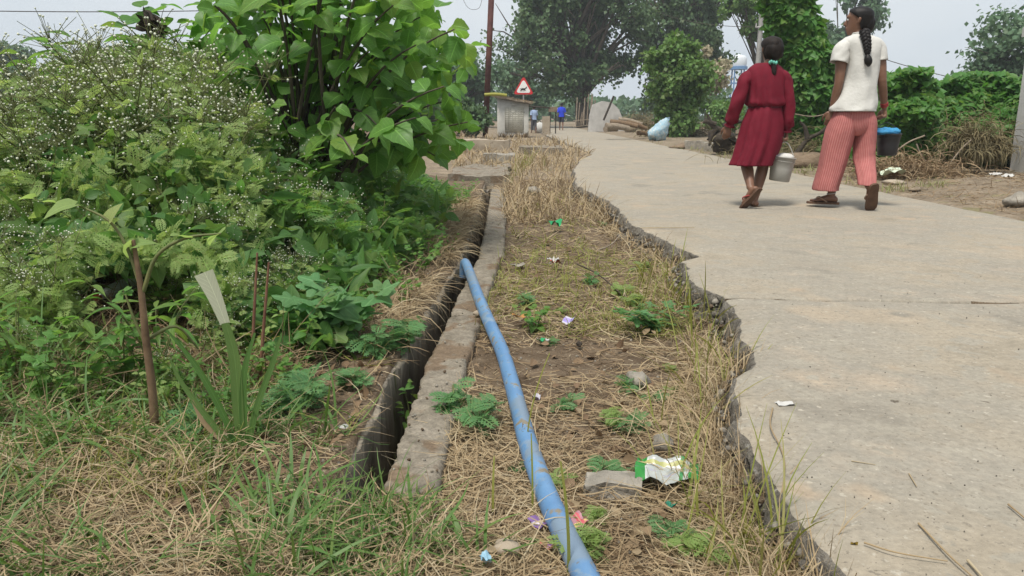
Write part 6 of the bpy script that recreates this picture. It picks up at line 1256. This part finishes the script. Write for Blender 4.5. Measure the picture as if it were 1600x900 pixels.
o = blob((0, 0, 0), .102, .09, .035, 12, 22, .3, 3.2, 23).build('blue_cloth', M_BLUEC, None, True); o.location = p(1386, 206, .05); tag(o, 'bright blue cloth heaped on the black bucket', 'cloth')

# ---- far walkers
def far_person(px, pyf, Yf, hgt, label, shirt, trous, yaw=0.0, bare=True):
    f0 = G(px, pyf, 0.0); f0 = np.array([at(px, pyf, Yf)[0], Yf, 0.0]); s = hgt / 1.7; mb = MB(); V3 = lambda x, y, z: f0 + s * np.array([x * math.cos(yaw) - y * math.sin(yaw), x * math.sin(yaw) + y * math.cos(yaw), z])
    mb.join(blob(V3(0, 0, 1.58), .085 * s, .10 * s, .12 * s)); mb.join(tube([V3(0, 0, 1.38), V3(0, 0, 1.5)], .05 * s, 8)); mb.join(body_loft([(V3(0, 0, .82), ex * .16 * s, ey * .11 * s), (V3(0, 0, 1.05), ex * .14 * s, ey * .1 * s), (V3(0, 0, 1.3), ex * .18 * s, ey * .11 * s), (V3(0, 0, 1.42), ex * .12 * s, ey * .07 * s)], 14))
    for sx, st in ((-1, .14), (1, -.14)):
        mb.join(tube([V3(sx * .09, 0, .9), V3(sx * .09, st * .5, .48), V3(sx * .085, st * (1.2 if st < 0 else 1), .09)], [.085 * s, .06 * s, .038 * s], 8, sm=3)); mb.join(tube([V3(sx * .085, st - .05, .04), V3(sx * .09, st + .14, .035)], [.04 * s, .035 * s], 7))
        mb.join(tube([V3(sx * .19, 0, 1.38), V3(sx * .235, -.03 - st * .3, 1.1), V3(sx * .22, .08 - st * .5, .85), V3(sx * .21, .1 - st * .5, .74)], [.052 * s, .045 * s, .035 * s, .03 * s], 8, sm=2))
    b = remeshed(mb, 'person', .018, M_SKIN); tag(b, label, 'person'); c = MB().join(body_loft([(V3(0, 0, .84), ex * .19 * s, ey * .135 * s), (V3(0, 0, 1.05), ex * .17 * s, ey * .125 * s), (V3(0, 0, 1.28), ex * .205 * s, ey * .135 * s), (V3(0, 0, 1.42), ex * .15 * s, ey * .09 * s), (V3(0, 0, 1.47), ex * .07 * s, ey * .06 * s)], 18, False))
    for sx, st in ((-1, .14), (1, -.14)): c.join(tube([V3(sx * .17, 0, 1.41), V3(sx * .22, -.02 - st * .2, 1.2), V3(sx * .235, -.03 - st * .3, 1.12)], [.065 * s, .068 * s, .065 * s], 9))
    c.build('shirt', shirt, b, True); t = MB().join(body_loft([(V3(0, 0, .92), ex * .165 * s, ey * .115 * s), (V3(0, 0, .8), ex * .17 * s, ey * .12 * s)], 14))
    for sx, st in ((-1, .14), (1, -.14)): t.join(tube([V3(sx * .09, 0, .88), V3(sx * .095, st * .4, .52 if bare else .2)], [.10 * s, .095 * s], 9))
    t.build('trousers', trous, b, True); hh = blob(V3(0, -.02, 1.62), .092 * s, .105 * s, .105 * s); hh.build('hair', M_HAIR, b, True); return b
far_person(877, 199, 40.5, 1.38, 'distant boy in bright blue shirt and dark shorts walking away along the road', plain('bright_blue_shirt', (.015, .045, .55), .8), plain('dark_shorts', (.02, .022, .035), .8))
far_person(834, 203, 34, 1.15, 'small distant figure in pale blue shirt behind the white bundle', plain('pale_blue_shirt', (.28, .36, .52), .8), plain('grey_trousers', (.06, .06, .07), .8), .4, False)

# ------------------------------------------------------------------ haze in the air
mH = bpy.data.materials.new('haze'); mH.use_nodes = True; tH = mH.node_tree; tH.nodes.clear(); oH = tH.nodes.new('ShaderNodeOutputMaterial'); vH = tH.nodes.new('ShaderNodeVolumePrincipled')
vH.inputs['Color'].default_value = (.86, .92, .96, 1); vH.inputs['Density'].default_value = .0013; tH.links.new(vH.outputs[0], oH.inputs['Volume'])
tag(box(-140, 160, -45, 150, -2.0, 22).build('haze', mH), 'thin pale daytime haze over the whole scene', 'haze', kind='stuff')
# ------------------------------------------------------------------ the blue pipe
pp = [(712, 432, -.42), (722, 414, -.12), (727, 411, -.05), (733, 424, -.045), (750, 470, -.052), (768, 512, -.062), (785, 550, -.075), (800, 600, -.09), (812, 645, -.092), (824, 690, -.09), (843, 745, -.088), (862, 792, -.086), (884, 838, -.085), (912, 895, -.086), (950, 970, -.088), (1010, 1080, -.09)]
PP = np.array([G(a, b, z) for a, b, z in pp[2:]]); end = PP[0]; PP = np.concatenate([[end + np.array([-.012, .040, -.085]), end + np.array([-.007, .026, -.020])], PP])
SPP = smooth_path(PP, 8); cpp = SPP[len(SPP) // 2].copy(); o = tube(SPP - cpp, .0255, 24).build('water_pipe', mat('blue_plastic_pipe', [(.3, (.085, .185, .345)), (.6, (.12, .24, .41)), (.8, (.165, .28, .42))], 7, .42, .12, 60, spec=.45, specks=[(26, .60, (.17, .25, .34)), (60, .64, (.12, .12, .11)), (9, .60, (.19, .27, .36)), (14, .62, (.20, .17, .12)), (4.5, .57, (.16, .22, .29))], bdist=.003), None, True); o.location = cpp
tag(o, 'long sky blue plastic pipe lying on the verge and dipping into the drain', 'pipe')
# ------------------------------------------------------------------ litter and stones on the verge
def printed(name, base, marks):
    """plastic film with flat print: coloured bands across U or V"""
    m, t, o, p_, N, L = nodes(name); tcn = N('TexCoord'); sx = N('SeparateXYZ'); L(tcn.outputs['UV'], sx.inputs[0]); c = None
    rgb = N('RGB'); rgb.outputs[0].default_value = col(base); c = rgb.outputs[0]
    for (axn, a, b, cc) in marks:
        k1 = N('Math', operation='GREATER_THAN'); L(sx.outputs[axn], k1.inputs[0]); k1.inputs[1].default_value = a; k2 = N('Math', operation='LESS_THAN'); L(sx.outputs[axn], k2.inputs[0]); k2.inputs[1].default_value = b
        k = N('Math', operation='MULTIPLY'); L(k1.outputs[0], k.inputs[0]); L(k2.outputs[0], k.inputs[1]); x = N('Mix', data_type='RGBA'); L(k.outputs[0], x.inputs[0]); L(c, x.inputs[6]); x.inputs[7].default_value = col(cc); c = x.outputs[2]
    L(c, p_.inputs['Base Color']); p_.inputs['Roughness'].default_value = .3; return m
c = G(1043, 748, -.09); c[2] = -.092
pk = sheet('snack_packet', c, .145, .105, .019, printed('packet_print', (.38, .40, .38), [(0, -.1, .16, (.03, .22, .04)), (0, .16, .19, (.5, .52, .5)), (0, .84, 1.1, (.025, .22, .04)), (0, .70, .76, (.05, .24, .08)), (1, .80, .86, (.36, .36, .12)), (1, .44, .52, (.36, .36, .42))]), 'crumpled white and green snack packet beside the large grey stone', 'packet', 41, -.25, 17, (.03, -.06), .02)
M_GP = plain('print_purple', (.30, .25, .42), .4)
c = G(958, 768, -.1); o = rough_box(-.058, .055, -.032, .032, -.035, .016, .030, 13, 17, (16, 10, 8)).build('stone', M_STONE, None, True); o.location = (c[0], c[1] + .02, -.098); o.rotation_euler = (.05, .06, -.12); tag(o, 'large flat weathered grey stone half buried in straw by the packet', 'stone')
stone(998, 604, .045, .035, .030, 'grey stone in the straw midway between pipe and road', 18, -.11, M_STONE)
stone(1038, 702, .026, .022, .024, 'small pale stone just behind the snack packet', 19, -.10, M_STONE)
stone(747, 492, .020, .018, .013, 'small pale pebble on the slab edge beside the pipe', 20, -.08, M_PALEW)
stone(345, 700, .03, .025, .02, 'pale stone in the straw below the cut cane', 22, -.08, M_PALEW)
stone(312, 632, .035, .03, .02, 'whitish stone in the weeds left of the cut cane', 24, -.07, M_PALEW)
stone(790, 872, .03, .025, .02, 'pale stone beside the pipe at the bottom', 25, -.11, M_PALEW)
stone(535, 674, .022, .018, .008, 'white flat chip on the drain wall top', 26, -.095, M_WHITE)
stone(905, 540, .012, .012, .010, 'dark brown seed on the trodden soil', 27, -.11, M_DEADWOOD, 'seed_pod', 'seed')
for k, (px, py) in enumerate(((835, 302), (880, 246), (700, 232))):
    stone(px, py, (.07, .12, .14)[k], .07, .05, ('brown stone among dry grass on the far verge', 'grey stone by the broken slab', 'pale stone under the large leaves by the low wall')[k], 60 + k, -.09)
def scrap(name, px, py, w, h, m, label, cat, seed, amp=.012, tilt=(0, 0), dz=.018):
    c = G(px, py, -.1); c[2] = float(zg(c[0], c[1])) + dz; return sheet(name, c, w, h, amp, m, label, cat, seed, seed * .7, 8, tilt, .02)
M_GRN = plain('green_plastic', (.02, .28, .10), .35); M_RW = printed('red_white_wrapper', (.44, .42, .40), [(0, .6, .82, (.45, .06, .05))])
scrap('green_scrap', 868, 358, .10, .08, M_GRN, 'crumpled bright green plastic scrap on the far verge', 'plastic scrap', 51, .03, dz=.04)
scrap('wrapper', 866, 415, .10, .06, M_RW, 'torn white and red wrapper in the straw', 'wrapper', 52, .03, dz=.03)
scrap('wrapper', 889, 505, .042, .042, printed('purple_wrapper', (.50, .48, .54), [(1, .2, .8, (.32, .26, .58))]), 'small purple and white wrapper on the verge', 'wrapper', 53, .004, (.5, 0), .03)
scrap('leaf_scrap', 812, 500, .07, .03, plain('orange_leaf', (.40, .20, .06), .6), 'orange brown dead leaf beside the pipe', 'leaf', 54, .01, dz=.035)
scrap('green_scrap', 845, 528, .03, .02, M_GRN, 'tiny green plastic scrap on the trodden soil', 'plastic scrap', 55, .004)
scrap('paper_scrap', 855, 530, .016, .014, M_WHITE, 'tiny white paper scrap next to the tiny green one', 'paper', 56, .004)
scrap('wrapper', 842, 822, .040, .030, printed('violet_wrapper', (.20, .11, .28), [(0, .5, .7, (.6, .55, .6))]), 'violet wrapper scrap left of the pipe near the bottom', 'wrapper', 57, .006)
scrap('wrapper', 858, 850, .035, .024, printed('multi_wrapper', (.30, .24, .10), [(0, .3, .6, (.35, .16, .40)), (1, .7, 1, (.5, .12, .1))]), 'yellow and violet wrapper scrap left of the pipe near the bottom', 'wrapper', 58, .006)
scrap('wrapper', 897, 822, .045, .045, printed('pink_wrapper', (.36, .17, .20), [(1, .55, .9, (.55, .40, .16)), (0, .1, .3, (.5, .1, .12))]), 'pink and gold wrapper scrap right of the pipe near the bottom', 'wrapper', 59, .007)
scrap('wrapper', 838, 622, .03, .02, printed('pale_wrapper', (.40, .38, .42), [(0, .5, .8, (.38, .30, .55))]), 'pale violet wrapper scrap right of the pipe', 'wrapper', 60, .008)
scrap('blue_scrap', 760, 890, .028, .02, plain('light_blue_plastic', (.22, .38, .48), .4), 'light blue plastic scrap at the bottom left of the pipe', 'plastic scrap', 61, .01, dz=.03)
scrap('green_scrap', 1048, 800, .024, .018, plain('teal_plastic', (.03, .20, .13), .4), 'teal plastic scrap in the straw below the packet', 'plastic scrap', 62, .008)
scrap('grey_scrap', 808, 415, .09, .05, M_STONE, 'flat grey chip of concrete in straw beside the pipe end', 'chip', 63, .01)
c = GG(262, 490); c[2] += .03; sheet('cardboard_scrap', c, .14, .055, .008, mat('old_cardboard', [(.3, (.36, .29, .21)), (.7, (.55, .49, .40))], 30, .9, stretch=(.2, 1, 1)), 'pale torn cardboard strip in the weeds right of the bottle', 'cardboard', 64, .35, 7, (.25, 0))
c = G(1226, 632, .004); sheet('paper_scrap', (c[0], c[1], .004), .045, .03, .004, M_WHITE, 'white paper scrap lying on the road near its broken edge', 'paper', 65, .1)
c = G(1330, 886, -.05); sheet('dry_leaf', (c[0], c[1], -.01), .035, .012, .004, plain('yellow_dry_leaf', (.50, .36, .06), .6), 'yellow dry leaf at the bottom edge of the road', 'leaf', 66, 1.2, 6, (0, .8))
# plastic bottle
a, b = GG(153, 478) + (0, 0, .035), GG(214, 462) + (0, 0, .06); a[2] = max(a[2], float(zg(a[0], a[1])) + .02); d = (b - a) / np.linalg.norm(b - a); bt = thing('plastic_bottle', a, 'clear plastic bottle with a red cap lying in the weeds', 'bottle')
mB, tB, oB, pB, NB, LB = nodes('clear_plastic'); pB.inputs['Base Color'].default_value = (.85, .88, .88, 1); pB.inputs['Roughness'].default_value = .08; pB.inputs['Transmission Weight'].default_value = .3; pB.inputs['IOR'].default_value = 1.2
tube([d * x for x in (.0, .02, .032, .05, .08, .11, .13, .15, .17, .20, .215, .22)], [.012, .012, .014, .022, .031, .033, .031, .033, .032, .033, .030, .022], 20).build('shell', mB, bt, True)
tube([d * x for x in (-.012, -.011, .014, .015)], [.010, .0145, .0145, .012], 16).build('cap', plain('red_cap', (.60, .03, .04), .4), bt)
tube([d * .115, d * .16], [.0338, .0338], 20).build('sleeve', plain('pale_label', (.55, .58, .62), .4), bt, True)
# single stalks that lie on the road or stand up
def stalk(pts, z, r, label, m=M_STRAW, name='dry_stalk'):
    P = np.array([G(a, b, z) + (0, 0, k_) for a, b, k_ in pts]); c = P[0].copy(); o = tube(P - c, np.linspace(r, r * .6, len(P)), 6, sm=5).build(name, m, None, True); o.location = c; return tag(o, label, 'stalk')
stalk([(1207, 640, .004), (1203, 672, .012), (1218, 700, .006), (1226, 730, .006), (1222, 770, .0)], .004, .0022, 'curling pale stalk hanging over the road edge')
stalk([(1435, 820, .003), (1480, 870, .006), (1520, 905, .004)], .003, .0022, 'long pale straw on the road at the lower right')
stalk([(1350, 850, .003), (1400, 868, .006), (1480, 880, .004)], .003, .0018, 'thin straw lying flat beside the long pale straw')
stalk([(1575, 790, .003), (1610, 820, .004)], .003, .002, 'short straw at the right edge of the road')
stalk([(1512, 878, .003), (1535, 905, .004)], .003, .003, 'thick short straw at the bottom of the road')
stalk([(1420, 742, .003), (1432, 762, .003)], .003, .0015, 'tiny straw in the middle of the near road')
stalk([(1330, 722, .003), (1368, 728, .003)], .003, .0012, 'tiny straw lying crosswise on the near road')
stalk([(1000, 357, .004), (1085, 356, .004)], .003, .003, 'straw lying on the road by its jagged corner')
q_ = G(818, 905, -.11)
def upstalk(px0, py0, px1, py1, w, m, label):
    a = G(px0, py0, -.11); Yv = float(a[1]); b = at(px1, py1, Yv + .03); c = a.copy(); o = blades(np.array([[0., 0, 0]]), np.array([math.atan2((b - a)[1], (b - a)[0])]), np.array([np.linalg.norm(b - a) * 1.03]), np.array([w]), np.array([math.asin((b - a)[2] / np.linalg.norm(b - a)) + .2]), np.array([.4]), 8, 0.0, np.array([.0]), tip=.5).build('grass_stalk', m); o.location = c; tag(o, label, 'stalk')
upstalk(822, 700, 858, 555, .008, M_YGRASS, 'yellow green cut stalk rising beside the pipe in mid verge')
upstalk(888, 905, 876, 725, .008, M_YGRASS, 'green cut stalk standing before the pipe near the bottom')
upstalk(832, 800, 830, 680, .005, M_YGRASS, 'thin yellowish stalk crossing the pipe')
upstalk(770, 800, 772, 715, .006, M_YGRASS, 'short yellow green stalk by the end of the slab')
stalk([(900, 420, .03), (935, 438, .03), (975, 470, .02)], -.1, .004, 'dark thin twig lying on the verge', M_DEADWOOD, 'twig')
stalk([(935, 398, .03), (955, 390, .035), (972, 372, .04)], -.1, .005, 'grey twig lying near the jagged road corner', M_DRYWOOD, 'twig')
